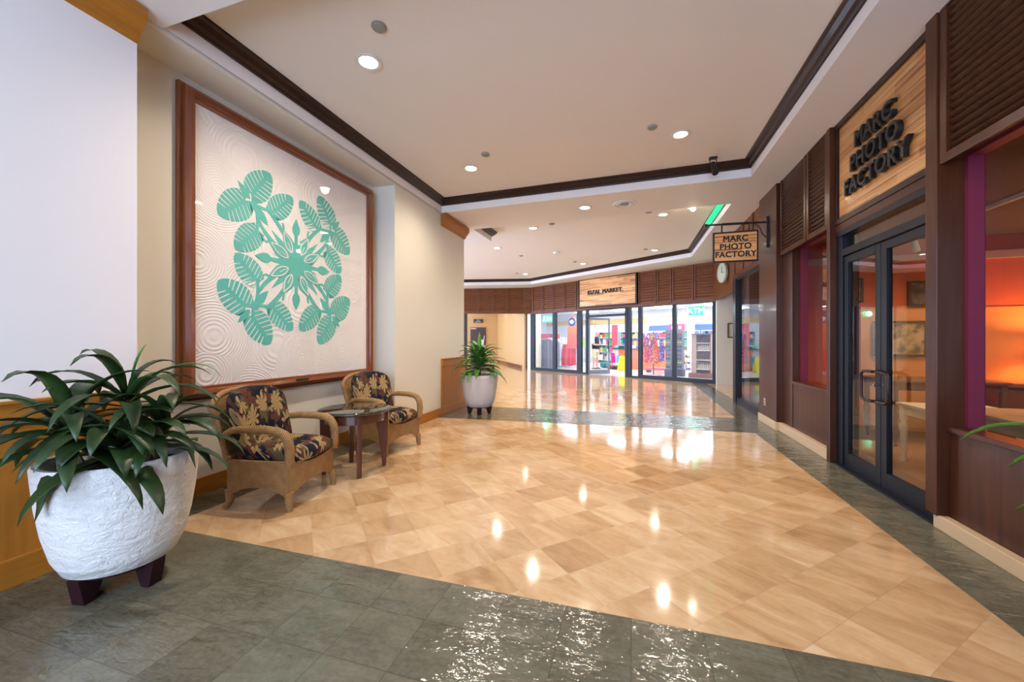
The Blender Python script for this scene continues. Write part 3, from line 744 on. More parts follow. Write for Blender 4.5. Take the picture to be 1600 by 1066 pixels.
# ------------------------------------------------------------------ planters and dracaenas
def stucco(name, c, sc, st):
    t = NT(name); n = t.noise(t.co, sc, 5, .6, .8); n2 = t.noise(t.mapping(t.co, (1,1,2.2)), sc*.4, 3)
    col = t.mix(t.noise(t.co, sc*4, 2), c, tuple(x*.8 for x in c)); m = t.base(col, .75, .25)
    t.bump(t.math('ADD', n, n2), st, .03); return m
M['soil'] = stucco('dark_soil', (.02,.014,.01), 30, .8)
M['leaf'] = None
def leafmat(name, a, b_, rough=.32):
    t = NT(name); col = t.ramp(t.noise(t.co, 6, 3), [(.3, a), (.7, b_)])
    return t.base(col, rough, .5)
def pot_parts(t, mat, n_legs=4, ph=.3):
    b = MB(); prof = [(.19,.125),(.225,.14),(.262,.22),(.290,.34),(.310,.48),(.322,.62),(.326,.675),(.318,.69),(.296,.688),(.288,.66),(.28,.60)]
    pot = b.lathe(prof, 48, cap=False).build('pot', mat, t, True, auto=60)
    MB().lathe([(0,.60),(.284,.605)], 40, cap=False).build('soil', M['soil'], t)
    foot = plain((.022,.006,.008), .6, 0.0, .15)
    for k in range(n_legs):
        a = 2*pi*k/n_legs + ph
        Mx = Matrix.Rotation(a, 4, 'Z')
        b = MB(); 
        pts = [(.10,.13),(.225,.13),(.20,.0),(.15,.0)]
        b.prism(pts, lambda x, z, d: tuple(Mx @ Vector((x, d, z))), -.035, .035); b.build('foot', foot, pot, bevel=.004)
    MB().lathe([(.19,.115),(.19,.135)], 32).build('foot_ring', foot, pot)
def strap(b, base, az, el, L, w, droop, twist=0, n=9, fold=.18):
    p = Vector(base); e = el; pts = []
    st = L/n
    for i in range(n+1):
        t = i/n; d = Vector((cos(az)*cos(e), sin(az)*cos(e), sin(e)))
        ww = w*(min(1,.30+t*2.6))*(1 - max(0,(t-.45)/.55)**2.2) + .001
        side = Vector((-sin(az+twist*t), cos(az+twist*t), 0)); up = side.cross(d)*-1
        tri = [p - side*ww*.5 + up*ww*fold, p.copy(), p + side*ww*.5 + up*ww*fold]
        if t > .2:      # hanging leaves lie over the rim instead of passing through the pot
            for q in tri:
                rr = math.hypot(q.x, q.y)
                if q.z < .705 and .12 < rr < .345: q.x *= .345/rr; q.y *= .345/rr
        pts.append(tuple(tri))
        p = p + d*st; e -= droop/n*(.4+1.2*t)
    vs = [q for tr in pts for q in tr]; fs = []
    for i in range(n):
        a = i*3; fs += [(a,a+1,a+4,a+3),(a+1,a+2,a+5,a+4)]
    b.add(vs, fs)
def finish_leaves(b, name, mat, t):
    o = b.build(name, mat, t, True, auto=80); m = o.modifiers.new('thickness', 'SOLIDIFY'); m.thickness = .0015; return o
def big_plant():
    t = empty('potted_plant', 'large dark green dracaena in a rough white planter at the left wall', 'potted plant', (-2.63,1.43,0))
    pot_parts(t, stucco('rough_white_stucco', (.80,.77,.72), 26, .55), 4, radians(-80))
    r = random.Random(3); heads = [((.03,.0),1.02,20,.50,.070),((-.03,-.20),.90,19,.50,.085),((.12,.12),.86,17,.46,.068),((.13,-.08),.80,17,.44,.088)]
    b = MB(); bt = MB(); bs = MB()
    for (x, y), z, n, L, w in heads:
        bs.tube([(x*.6,y*.6,.58),(x*.9,y*.9,z*.5+.3),(x,y,z+.02)], .014, 8)
        for k in range(n):
            az = k*2.4 + r.uniform(-.3,.3); f = k/n
            el = radians(72 - 78*(1-f) + r.uniform(-12,12))
            ll = L*r.uniform(.75,1.2)*(1.08-.25*f)
            zz = z - (1-f)*.12
            tx = x+cos(az)*ll*.8
            if -2.63 + x + cos(az)*ll < -3.10: ll = max(.12, (x + .47)/max(.2, -cos(az)))
            strap(b, (x+cos(az)*.01, y+sin(az)*.01, zz), az, el, ll, w*r.uniform(.7,1.15), min(radians(r.uniform(85,140)), el+radians(82)), r.uniform(-.4,.4))
    # low leaves falling over the rim
    for az in (-2.6,-2.25,-1.95,-1.6,-1.3,-1.0,-.7,-.35,.0,.4,.8,2.2):
        e0 = r.uniform(24,40); strap(b, (cos(az)*.11, sin(az)*.11, .79), az, radians(e0), r.uniform(.38,.48), r.uniform(.07,.095), radians(e0+r.uniform(66,80)), r.uniform(-.2,.2))
    strap(bt, (.03,.02,1.03), 1.0, radians(84), .26, .055, radians(25), .2); strap(bt, (.05,.02,.98), .9, radians(60), .50, .03, radians(150), .1)
    finish_leaves(b, 'foliage', leafmat('dark_dracaena_leaf', (.008,.022,.004), (.030,.068,.013), .42), t)
    o = finish_leaves(bt, 'young_leaf', leafmat('bright_dracaena_leaf', (.03,.20,.03), (.06,.30,.05)), t); o['label'] = 'bright green upright young leaves'
    bs.build('stem', plain((.10,.08,.03), .6), t, True)
big_plant()
def small_plant():
    t = empty('potted_plant', 'small bright green dracaena in a speckled white pot at the end of the left wall', 'potted plant', (-2.60,6.56,0))
    pot_parts(t, stucco('speckled_white_pot', (.60,.57,.55), 60, .25), 4, radians(20))
    r = random.Random(11); b = MB(); bt = MB()
    for k in range(78):
        f = k/78; az = k*2.4 + r.uniform(-.2,.2); el = radians(2 + 66*f + r.uniform(-12,12)); z = .74 + .30*f
        L = r.uniform(.34,.56)*(1.05-.30*f)
        if -2.60 + cos(az)*L < -3.1: L *= .6
        strap(b, (cos(az)*.03, sin(az)*.03, z), az, el, L, r.uniform(.07,.10), radians(r.uniform(60,110)), r.uniform(-.2,.2))
    strap(bt, (0,0,1.02), -1.2, radians(88), .42, .075, radians(8), .3); strap(bt, (0.02,0,.98), 2.6, radians(50), .34, .07, radians(60), .3)
    finish_leaves(b, 'foliage', leafmat('mid_dracaena_leaf', (.035,.12,.02), (.10,.25,.045)), t)
    o = finish_leaves(bt, 'young_leaf', leafmat('lime_dracaena_leaf', (.06,.27,.02), (.13,.40,.05)), t); o['label'] = 'lime green upright young leaf'
    MB().tube([(0,0,.58),(.01,0,1.0)], .022, 8).build('stem', plain((.10,.08,.03), .6), t, True)
small_plant()
def edge_plant():
    t = empty('potted_plant', 'green plant whose leaf tips reach in at the right edge of the photo', 'potted plant', (1.62,1.62,0))
    pot_parts(t, stucco('plain_white_pot', (.60,.57,.55), 40, .3), 4, .3)
    r = random.Random(5); b = MB()
    for az, el, L, w, z, dr in ((1.80,24,.80,.075,.86,78),(1.55,16,.80,.075,.80,66),(1.62,2,.70,.075,.72,48),(1.42,-6,.74,.075,.62,30),(1.2,25,.6,.07,.9,80),(.4,30,.6,.07,.85,80),(-.8,30,.5,.07,.8,80),(-2.0,30,.5,.07,.8,80),(3.6,40,.35,.06,.85,80),(-.2,70,.4,.06,.95,40),(2.5,75,.35,.05,.95,40)):
        strap(b, (0,0,z), az, radians(el), L, w, radians(dr), 0, 11)
    finish_leaves(b, 'foliage', leafmat('fresh_green_leaf', (.03,.14,.015), (.09,.28,.035)), t)
    MB().tube([(0,0,.58),(0,0,.95)], .02, 8).build('stem', plain((.10,.08,.03), .6), t, True)
edge_plant()

# ------------------------------------------------------------------ wicker armchairs
def wicker():
    t = NT('woven_wicker'); x, y, z = t.xyz()
    hcoord = t.math('ADD', x, t.math('MULTIPLY', y, 1.0))
    u = t.math('MULTIPLY', hcoord, 95.0); v = t.math('MULTIPLY', z, 75.0)
    fu = t.math('FRACT', t.math('ADD', t.math('MULTIPLY', u, .5), t.math('MULTIPLY', t.math('FLOOR', v), .5)))
    hu = t.math('SINE', t.math('MULTIPLY', fu, pi)); hv = t.math('SINE', t.math('MULTIPLY', t.math('FRACT', v), pi))
    h = t.math('MULTIPLY', hu, hv)
    c = t.ramp(t.math('ADD', t.math('MULTIPLY', h, .6), t.math('MULTIPLY', t.noise(t.co, 14, 3), .5)), [(.15, (.09,.038,.012)), (.5, (.31,.165,.058)), (.9, (.47,.28,.115))])
    m = t.base(c, .5, .35); t.bump(h, .7, .004); return m
M['wicker'] = wicker()
def floral():
    t = NT('dark_floral_fabric')
    sc = t.new('VectorMath', operation='MULTIPLY'); t.l.new(t.co, sc.inputs[0]); sc.inputs[1].default_value = (1,1,1)
    dn = t.new('TexNoise'); t.l.new(t.co, dn.inputs['Vector']); dn.inputs['Scale'].default_value = 9
    col = t.ramp(t.noise(t.co, 6.5, 3), [(.40, (.006,.009,.024)), (.55, (.012,.014,.022)), (.66, (.060,.020,.013)), (.80, (.028,.026,.016))])
    for s_, n_, c1, thr, ph in ((7.0, 5, (.10,.080,.040), .60, 1.4), (8.5, 4, (.10,.036,.026), .5, 2.2), (7.5, 9, (.34,.23,.10), .56, .3)):
        v = t.new('TexVoronoi', feature='F1'); v.inputs['Scale'].default_value = 1.0
        mp = t.mapping(t.co, (s_, s_, s_), (0,0,0), (ph*3, ph*5, ph*7)); 
        ad = t.new('VectorMath', operation='ADD'); t.l.new(mp, ad.inputs[0]); sc2 = t.new('VectorMath', operation='SCALE'); t.l.new(dn.outputs[1], sc2.inputs[0]); sc2.inputs[3].default_value = .5; t.l.new(sc2.outputs[0], ad.inputs[1])
        t.l.new(ad.outputs[0], v.inputs['Vector'])
        df = t.new('VectorMath', operation='SUBTRACT'); t.l.new(ad.outputs[0], df.inputs[0]); t.l.new(v.outputs['Position'], df.inputs[1])
        dx, dy, dz = t.xyz(df.outputs[0])
        hh = t.math('ADD', dx, dz)
        ang = t.math('ARCTAN2', hh, dy); rad = t.math('SQRT', t.math('ADD', t.math('MULTIPLY', hh, hh), t.math('MULTIPLY', dy, dy)))
        pet = t.math('ADD', .34, t.math('MULTIPLY', t.math('ABSOLUTE', t.math('COSINE', t.math('MULTIPLY', ang, n_*.5))), .66))
        mask = t.math('LESS_THAN', rad, t.math('MULTIPLY', pet, thr))
        ve = t.math('LESS_THAN', t.math('ABSOLUTE', t.math('COSINE', t.math('MULTIPLY', ang, n_*.5))), .22)
        mask = t.math('MULTIPLY', mask, t.math('SUBTRACT', 1.0, t.math('MULTIPLY', ve, .7)))
        wn = t.new('TexWhiteNoise', noise_dimensions='3D'); t.l.new(v.outputs['Position'], wn.inputs[0])
        mask = t.math('MULTIPLY', mask, t.math('GREATER_THAN', wn.outputs[0], .32))
        col = t.mix(mask, col, tuple(q*1.0 for q in c1))
    m = t.base(col, .85, .15); t.bump(t.noise(t.co, 180, 2), .3, .002); return m
M['floral'] = floral()
def strip(b, path, zlo, zhi, th):
    # upright panel following path, with its own lower and upper edge
    n = len(path); vs = []
    for i in range(n):
        a = Vector(path[max(0,i-1)]); c = Vector(path[min(n-1,i+1)]); d = (c-a).normalized(); nn = Vector((-d.y, d.x))*th
        p = Vector(path[i]); t = i/(n-1); lo, hi = zlo(t), zhi(t)
        vs += [(p.x,p.y,lo),(p.x,p.y,hi),(p.x+nn.x,p.y+nn.y,hi),(p.x+nn.x,p.y+nn.y,lo)]
    fs = []
    for i in range(n-1):
        for k in range(4): fs.append((i*4+k, i*4+(k+1)%4, (i+1)*4+(k+1)%4, (i+1)*4+k))
    fs += [(0,1,2,3), tuple((n-1)*4+k for k in (3,2,1,0))]
    b.add(vs, fs)
def make_chair(label):
    t = empty('wicker_armchair', label, 'chair', group='wicker armchairs by the table')
    b = MB(); N = 14
    arch = lambda lo, mid: (lambda t: lo + (mid-lo)*math.sin(pi*t)**.8)
    fr = [(.255+.035*math.sin(pi*i/N), -.295+.59*i/N) for i in range(N+1)]
    strip(b, fr, arch(.08,.185), lambda t: .375-.05*math.sin(pi*t), .028)
    for s in (-1, 1):
        sd = [(-.27+.53*i/N, s*(.285+.012*math.sin(pi*i/N))) for i in range(N+1)]
        if s > 0: sd = sd[::-1]
        strip(b, sd, arch(.08,.17), lambda t: .37, .028)
    strip(b, [(-.27,.28),(-.285,0),(-.27,-.28)], arch(.08,.16), lambda t: .40, .028)
    b.box((-.25,-.27,.30),(.25,.27,.33)); b.build('base', M['wicker'], t, True)
    for s in (-1, 1):
        pts = [(-.275,s*.285,.57),(-.22,s*.292,.60),(-.08,s*.300,.615),(.08,s*.302,.615),(.17,s*.300,.605),(.225,s*.298,.58),(.258,s*.296,.53),(.268,s*.294,.46),(.266,s*.290,.38),(.262,s*.286,.33)]
        MB().tube(pts, [.026,.028,.030,.032,.033,.034,.034,.033,.032,.032], 12, squash=1.15).build('arm', M['wicker'], t, True, auto=80)
        for x in (.25, -.255):
            MB().tube([(x+(.012 if x > 0 else -.03), s*.283, .0),(x+.006, s*.281, .05),(x, s*.278, .14)], [.024,.028,.034], 10).build('leg', M['wicker'], t, True, auto=60)
    # back: leaning shell with pointed shoulders and a raised crest
    b = MB(); rows = 14; cols = 16; vs = []
    def hw(z): return .272 + .045*max(0,(z-.42)/.36)**1.6
    def top(u): return .775 + .105*(1-abs(u)**2.8) 
    for side in (0, 1):
        for i in range(rows+1):
            for j in range(cols+1):
                u = -1 + 2*j/cols; zt = top(u); z = .34 + (zt-.34)*i/rows
                x = -.265 - (z-.34)*.24 - .035*(1-u*u)*min(1,(z-.3)/.4)
                vs.append((x - side*.03, u*hw(z), z))
    n1 = (rows+1)*(cols+1); fs = []
    for i in range(rows):
        for j in range(cols):
            a = i*(cols+1)+j; fs.append((a,a+1,a+cols+2,a+cols+1)); fs.append((n1+a,n1+a+cols+1,n1+a+cols+2,n1+a+1))
    for i in range(rows):
        for j in (0, cols):
            a = i*(cols+1)+j; fs.append((a,a+cols+1,n1+a+cols+1,n1+a))
    for j in range(cols):
        for i in (0, rows):
            a = i*(cols+1)+j; fs.append((a,n1+a,n1+a+1,a+1))
    b.add(vs, fs)
    rim = []
    for j in range(13): z = .36+(.775-.36)*j/12; rim.append((-.265-(z-.34)*.24-.012, -hw(z), z))
    for j in range(1, 12): u = -1+2*j/12; z = top(u); rim.append((-.265-(z-.34)*.24-.035*(1-u*u)-.012, u*hw(z), z))
    for j in range(12,-1,-1): z = .36+(.775-.36)*j/12; rim.append((-.265-(z-.34)*.24-.012, hw(z), z))
    b.tube(rim, .024, 10); b.build('back_frame', M['wicker'], t, True, auto=70)
    def bf(p):
        u = p.y/.255; k = (p.z+.24)/.48
        z = p.z + .055*(1-min(1,abs(u))**2)*max(0,k); y = p.y*(1+.05*k)
        return Vector((p.x - (z+.24)*.23 - .02*(1-min(1,u*u)), y, z))
    MB().sq((-.155,0,.615), (.062,.262,.245), (.32,.22), 44, 22, bf).build('back_cushion', M['floral'], t, True, auto=180)
    MB().sq((.015,0,.405), (.275,.255,.070), (.55,.28), 40, 14, lambda p: Vector((p.x+.03*math.cos(p.y*5.5)*(p.x>0), p.y, p.z - .02*(p.x/.27)**2*(p.x>0) + .008*math.cos(p.y*6)))).build('seat_cushion', M['floral'], t, True, auto=180)
    return t
ch = make_chair('wicker armchair with dark floral cushions nearest the large white planter')
ch.location = (-2.79,2.62,0); ch.rotation_euler = (0,0,radians(9))
c2 = dup(ch, (-2.84,4.13,0), radians(-9), 'wicker armchair with dark floral cushions at the far side of the round table')
# ------------------------------------------------------------------ round side table
def side_table():
    t = empty('side_table', 'round side table with a dark polished stone top between the wicker armchairs', 'table', (-2.66,3.335,0), radians(46))
    q = NT('dark_green_stone'); col = q.ramp(q.noise(q.co, 14, 6, .65, 1.2), [(.35, (.010,.010,.006)), (.6, (.040,.036,.020)), (.75, (.09,.08,.045))]); q.base(col, .06, .6, coat=.5)
    MB().lathe([(0,.585),(.325,.585),(.342,.592),(.35,.602),(.35,.608),(.342,.618),(.325,.622),(0,.622)], 56).build('tabletop', q.m, t, True, auto=50)
    wd = wood('table_leg_wood', (.055,.016,.010), (.13,.040,.022), 'Z', 1, .25, .5)
    MB().lathe([(.27,.50),(.29,.50),(.29,.585),(.27,.585)], 40, cap=False).build('apron', wd, t, True, auto=40)
    for k in range(4):
        Mx = Matrix.Rotation(k*pi/2, 4, 'Z'); b = MB()
        b.prism([(.18,.585),(.32,.585),(.315,.30),(.30,.0),(.265,.0),(.235,.30)], lambda x, z, d: tuple(Mx @ Vector((x, d, z))), -.022, .022)
        b.build('leg', wd, t, bevel=.006)
side_table()
# ------------------------------------------------------------------ things on the ceiling
def disc(name, x, y, hi, r, label, cat, mat, h=.02, group=None, prof=None):
    z = S(x, y) + (.22 if hi else 0)
    o = MB().lathe(prof or [(0,-h),(r*.8,-h),(r,-h*.4),(r,.0),(0,0)], 24).build(name, mat, None, True); o.location = (x, y, z-.001)
    return tag(o, label, cat, group)
gr = plain((.28,.28,.25), .5)
disc('sprinkler_cover', -1.87, 2.62, 1, .058, 'grey ceiling disc beside the big bright downlight at the top of the photo', 'sprinkler', gr)
disc('sprinkler_cover', -1.83, 4.82, 1, .055, 'grey ceiling disc beside the downlight above the quilt\'s far end', 'sprinkler', gr)
disc('sprinkler_cover', .22, 4.81, 1, .055, 'grey ceiling disc left of the downlight near the black spotlight', 'sprinkler', gr)
for x, y, lab in ((-1.62,8.2,'small ceiling disc between the two nearest downlights of the far ceiling'),(.30,8.05,'small ceiling disc left of the downlight under the air diffuser'),(-3.1,11.1,'small ceiling disc above the potted plant in the far ceiling'),(-1.75,12.6,'small ceiling disc left of the downlight above the market sign'),(.35,11.5,'small ceiling disc left of the downlight above the right market windows'),(-4.1,14.1,'small ceiling disc left of the downlight in the far back corner')):
    disc('sprinkler_cover', x, y, 1, .06, lab, 'sprinkler', gr)
disc('smoke_detector', -2.05, 11.0, 1, .09, 'white smoke detector in the middle of the far raised ceiling', 'smoke detector', M['trim_white'], .05)
t = empty('air_diffuser', 'round white air diffuser in the lowered ceiling beam', 'vent', (-.12,6.72,S(-.12,6.72)-.001))
MB().lathe([(.19,0),(.185,-.012),(.15,-.016),(.15,0)], 32, cap=False).build('outer_ring', M['trim_white'], t, True)
MB().lathe([(.13,0),(.12,-.02),(.09,-.012),(.09,0)], 32, cap=False).build('middle_ring', M['trim_white'], t, True); MB().lathe([(0,-.02),(.06,-.016),(.065,0)], 24, cap=False).build('centre_disc', gr, t, True)
t = empty('ceiling_spotlight', 'black ceiling spotlight at the edge of the near raised ceiling', 'spotlight', (1.04,5.88,S(1.04,5.88)+.22))
b = MB(); b.box((-.05,-.03,-.02),(.05,.03,0)); b.box((-.045,-.006,-.10),(-.035,.006,-.02)); b.box((.035,-.006,-.10),(.045,.006,-.02)); b.build('bracket', M['black'], t)
MB().tube([(0,.03,-.07),(.01,-.01,-.15),(.02,-.05,-.235)], [.034,.036,.04], 14).build('lamp_housing', M['black'], t, True)
t = empty('ceiling_spotlight', 'white lit spotlight on the far raised ceiling beside the green strip', 'spotlight', (1.04,7.89,S(1.04,7.89)+.22))
MB().tube([(-.06,0,0),(-.06,0,-.06),(0,-.01,-.075)], .012, 8).build('bracket', M['trim_white'], t, True)
MB().ball((.02,-.03,-.085), .045).build('bulb', glow((1,.88,.70), 6, 'spot_bulb'), t, True)
light('POINT', 'spotlight_glow', (1.04,7.80,S(1.04,7.8)-.06), 3, WARM, .05)
# reflection of green neon on the dark moulding, put in as a glowing strip
M['green'] = glow((.0,.62,.20), .9, 'green_glow')
b = MB(); z = S(1.57,8.1)
pf = [(1.57-.022,z+.125),(1.57-.060,z+.150),(1.57-.085,z+.178),(1.57-.10,z+.192)]
b.prism(pf + [(p[0]-.004,p[1]-.004) for p in pf[::-1]], lambda x, zz, d: (x, d, zz), 7.46, 9.15)
tag(b.build('light_strip', M['green']), 'glowing green strip in the dark ceiling moulding above the hanging shop sign', 'light')
# ------------------------------------------------------------------ hanging shop sign
t = empty('hanging_sign', 'small wooden shop sign hanging from an iron bracket on the dark pier', 'sign', (0,6.90,0))
b = MB(); b.box((1.955,-.02,2.73),(1.982,.02,3.17)); b.tube([(1.97,0,3.10),(1.12,0,3.12)], .014, 10); b.ball((1.12,0,3.12),.022); b.ball((1.968,0,3.17),.02); b.ball((1.968,0,2.73),.02)
b.tube([(1.96,0,2.86),(1.90,0,2.93),(1.87,0,3.02),(1.80,0,3.09)], .010, 8); b.tube([(1.72,0,3.106),(1.345,0,3.116)], .019, 10); b.build('bracket', M['iron'], t, True)
for x in (1.345,1.72): MB().tube([(x,0,3.12),(x,0,2.98)], .011, 8).build('hanger', M['iron'], t, True)
MB().box((1.235,-.02,2.535),(1.825,.02,2.968)).build('board', M['zebra_x'], t)
b = MB(); b.box((1.215,-.026,2.515),(1.845,.026,2.537)); b.box((1.215,-.026,2.966),(1.845,.026,2.988)); b.box((1.215,-.026,2.537),(1.237,.026,2.966)); b.box((1.823,-.026,2.537),(1.845,.026,2.966)); b.build('frame', M['iron'], t)
text_mesh('lettering', ['MARC','PHOTO','FACTORY'], .124, M['black'], t, Matrix.Translation((1.53,-.022,2.835)) @ Matrix.Rotation(pi/2,4,'X'), .004, 1.05, .98, .0035)
text_mesh('lettering', ['MARC','PHOTO','FACTORY'], .124, M['black'], t, Matrix.Translation((1.53,.022,2.835)) @ Matrix.Rotation(pi,4,'Z') @ Matrix.Rotation(pi/2,4,'X'), .004, 1.05, .98, .0035)
# ------------------------------------------------------------------ clock, outlet, small picture
t = empty('wall_clock', 'round white wall clock on the dark header in the far right corner', 'clock', (2.16,10.9,2.97), radians(-78))
Mx = Matrix.Rotation(pi/2, 4, 'X')
def lz(b_, prof, n=36): 
    q = MB(); q.lathe(prof, n, cap=False); b_.add([Mx @ Vector(v) for v in q.v], q.f); return b_
lz(MB(), [(.25,0),(.25,.05),(.235,.06),(.225,.045)]).build('rim', plain((.55,.52,.42), .4), t, True); lz(MB(), [(0,.04),(.23,.04)]).build('dial', plain((.45,.52,.42), .4), t, True)
MB().box((-.008,-.046,0),(.008,-.042,.16)).build('hand', M['black'], t); MB().box((0,-.046,-.008),(.11,-.042,.008)).build('hand', M['black'], t)
t = empty('wall_outlet', 'small cream wall outlet low on the dark pier', 'outlet', (1.98,7.06,.335))
MB().box((-.006,-.035,-.055),(0,.035,.055)).build('cover_plate', plain((.55,.48,.38), .4), t, bevel=.002); MB().box((-.008,-.012,.012),(-.006,.012,.035)).build('socket', M['black'], t); MB().box((-.008,-.012,-.035),(-.006,.012,-.012)).build('socket', M['black'], t)
t = empty('small_picture', 'small thin framed notice on the cream wall right of the market windows', 'picture', (2.62,12.70,1.36))
b = MB(); b.box((0,-.03,0),(.42,0,.03)); b.box((0,-.03,.40),(.42,0,.43)); b.box((0,-.03,.03),(.03,0,.40)); b.box((.39,-.03,.03),(.42,0,.40)); b.build('frame', plain((.10,.06,.04), .4), t)
MB().box((.03,-.012,.03),(.39,-.006,.40)).build('sheet', plain((.60,.55,.47), .6), t)
#PART5
# ------------------------------------------------------------------ market interior things
def fe(name, label, cat, s, d, z=0.004, rz=0, group=None):
    t = empty(name, label, cat, group=group); t.matrix_world = FM(s, d, z) @ Matrix.Rotation(rz, 4, 'Z'); return t
def ftag(o, s, d, z, label, cat, group=None): o.matrix_world = FM(s, d, z); return tag(o, label, cat, group)
# signs lit green
for s, d, z, lab in ((.62,.12,2.06,'small glowing green cash machine sign in the leftmost market window'),(6.80,.12,2.07,'glowing green cash machine sign in the rightmost market window')):
    t = fe('atm_sign', lab, 'sign', s, d, z); w = .50 if s < 1 else .46
    MB().box((0,0,0),(w,.04,.27)).build('housing', glow((.0,.36,.16), .9, 'green_sign'), t)
    text_mesh('lettering', ['ATM'], .25, glow((.7,1,.85), 1.0, 'sign_letters'), t, Matrix.Translation((w/2,-.004,.05)) @ Matrix.Rotation(pi/2,4,'X'), .003, 1.0, bold=.004)
    for dx in (.05, w-.05): MB().tube([(dx,.02,.27),(dx,.02,.82)], .004, 6).build('wire', M['chrome'], t)
    p = F(s+w/2, d-.10, z+.13); light('POINT', 'green_sign_glow', p, 7, (.1,1,.5), .08)
# kiosk
t = fe('kiosk', 'tall grey machine with a curved top corner behind the leftmost market window', 'kiosk', -.66, 1.40)
gk = plain(lin(118,114,140), .45)
pf = [(0,0),(.72,0),(.72,1.12),(.68,1.24),(.58,1.33),(.45,1.36),(.0,1.30)]
MB().prism(pf, lambda x, z, y: (x, y, z), 0, .5).build('cabinet', gk, t); MB().box((.44,-.006,0),(.455,0,1.34)).build('seam', plain((.5,.5,.6)), t)
MB().prism([(0,1.30),(.45,1.36),(.45,1.40),(0,1.34)], lambda x, z, y: (x, y, z), -.01, .5).build('top_trim', plain((.6,.5,.5)), t)
t = fe('display_counter', 'red topped display counter showing above the grey machine', 'counter', -1.30, 2.1)
MB().box((0,0,0),(.75,.5,1.35)).build('body', M['white'], t); MB().box((-.02,-.02,1.35),(.77,.5,1.60)).build('top', plain(lin(214,50,70), .4), t); MB().box((.62,-.03,1.36),(.66,-.02,1.6)).build('tag', M['black'], t)
# surfboard
t = fe('surfboard_sign', 'upright red and orange surfboard with a round blue emblem behind the second market window', 'surfboard', .55, 2.2, .9)
def sb(w, z0, z1, n=14): 
    L = [(w*math.sqrt(max(0,math.sin(pi*min(.999,.5*(z-z0)/(z1-z0)+.5)))) , z) for z in [z0+(z1-z0)*i/n for i in range(n+1)]]
    return L + [(-a, z) for a, z in L[::-1][1:]]
MB().prism(sb(.30,0,1.62), lambda x, z, y: (x, y, z), 0, .06).build('board', plain(lin(224,104,84), .35), t, bevel=.01)
MB().box((-.27,-.006,.72),(.27,0,.95)).build('orange_band', plain(lin(238,120,60), .4), t)
b = MB(); lz(b, [(0,.0),(.20,.0),(.20,.01),(0,.012)]); b.build('emblem', plain(lin(32,56,128), .4), t).location = (0,-.004,1.24)
MB().prism([(-.15,.02),(-.05,.09),(.03,.10),(.14,.0),(.08,-.03),(.03,-.10),(-.04,-.08),(-.10,-.03)], lambda x, z, y: (x, y, z+1.24), -.024, -.018).build('emblem_figure', M['white'], t)
text_mesh('lettering', ['EXPO'], .14, plain(lin(240,170,160)), t, Matrix.Translation((0,-.006,.98)) @ Matrix.Rotation(pi/2,4,'X'), .002, 1.0)
# garments on racks
def garment(b, x, w, z0, z1, y, r, th=.05):
    n = 8; vs = []; fs = []
    for i in range(6):
        t = i/5; z = z1 + (z0-z1)*t; ww = w*(.55+.5*min(1,t*2.2))*(1+.04*math.sin(i*2))
        for k in range(n):
            a = 2*pi*k/n; vs.append((x+cos(a)*ww, y+sin(a)*th*(1+.5*t)+r.uniform(-.01,.01), z))
    for i in range(5):
        for k in range(n): fs.append((i*n+k, i*n+(k+1)%n, (i+1)*n+(k+1)%n, (i+1)*n+k))
    fs += [tuple(range(n)), tuple(5*n+k for k in range(n))[::-1]]
    return b.add(vs, fs)
def rack(label, s, d, w, ztop, zlo, cols, n, gw, group, glabel, wheels=True):
    t = fe('garment_rack', label, 'clothes rack', s, d)
    b = MB(); b.tube([(0,0,.05),(0,0,ztop),(w,0,ztop),(w,0,.05)], .014, 8); b.tube([(0,-.22,.04),(0,.22,.04)], .014, 8); b.tube([(w,-.22,.04),(w,.22,.04)], .014, 8); b.build('rack_frame', M['chrome'], t)
    r = random.Random(int(s*100)+5)
    for i in range(n):
        x = (i+.5)*w/n; b = MB(); garment(b, 0, gw*r.uniform(.85,1.1), zlo-ztop+r.uniform(-.04,.06), -.06, 0, r, w/n*.33)
        o = b.build('hanging_shirt', plain(cols[i % len(cols)], .8), None, True)
        b = MB(); p = FM(s+x, d+r.uniform(-.03,.03), ztop)
        o.matrix_world = p @ Matrix.Rotation(r.uniform(1.15,1.45), 4, 'Z'); tag(o, glabel, 'shirt', group)
red = [lin(226,44,66), lin(200,30,48), lin(240,70,92), lin(214,36,40)]
rack('clothes rack full of red shirts behind the second market window', -.12, 2.35, .80, 1.16, .12, red, 6, .17, 'red shirts on the rack', 'red shirt hanging on the rack behind the second market window')
pastel = [lin(214,238,240), lin(240,240,236), lin(190,226,224), lin(236,244,250)]
rack('clothes rack of pale shirts left of the red shirts', -1.10, 2.95, .66, 1.50, .72, pastel, 6, .16, 'pale shirts on the rack', 'pale shirt hanging left of the red shirts')
rack('clothes rack of green and yellow shirts above the red ones', -.26, 3.6, .5, 1.52, .95, [lin(150,200,110), lin(190,205,90), lin(110,180,170)], 4, .15, 'green shirts on the rack', 'green or yellow shirt hanging behind the red shirts')
t = fe('stool', 'small blue stool left of the red shirts behind the second market window', 'stool', -.28, 2.75)
bl = plain(lin(50,120,210), .4); MB().box((-.16,-.16,.38),(.16,.16,.42)).build('seat', bl, t)
for x in (-.13,.13):
    for y in (-.13,.13): MB().box((x-.02,y-.02,0),(x+.02,y+.02,.38)).build('leg', bl, t)
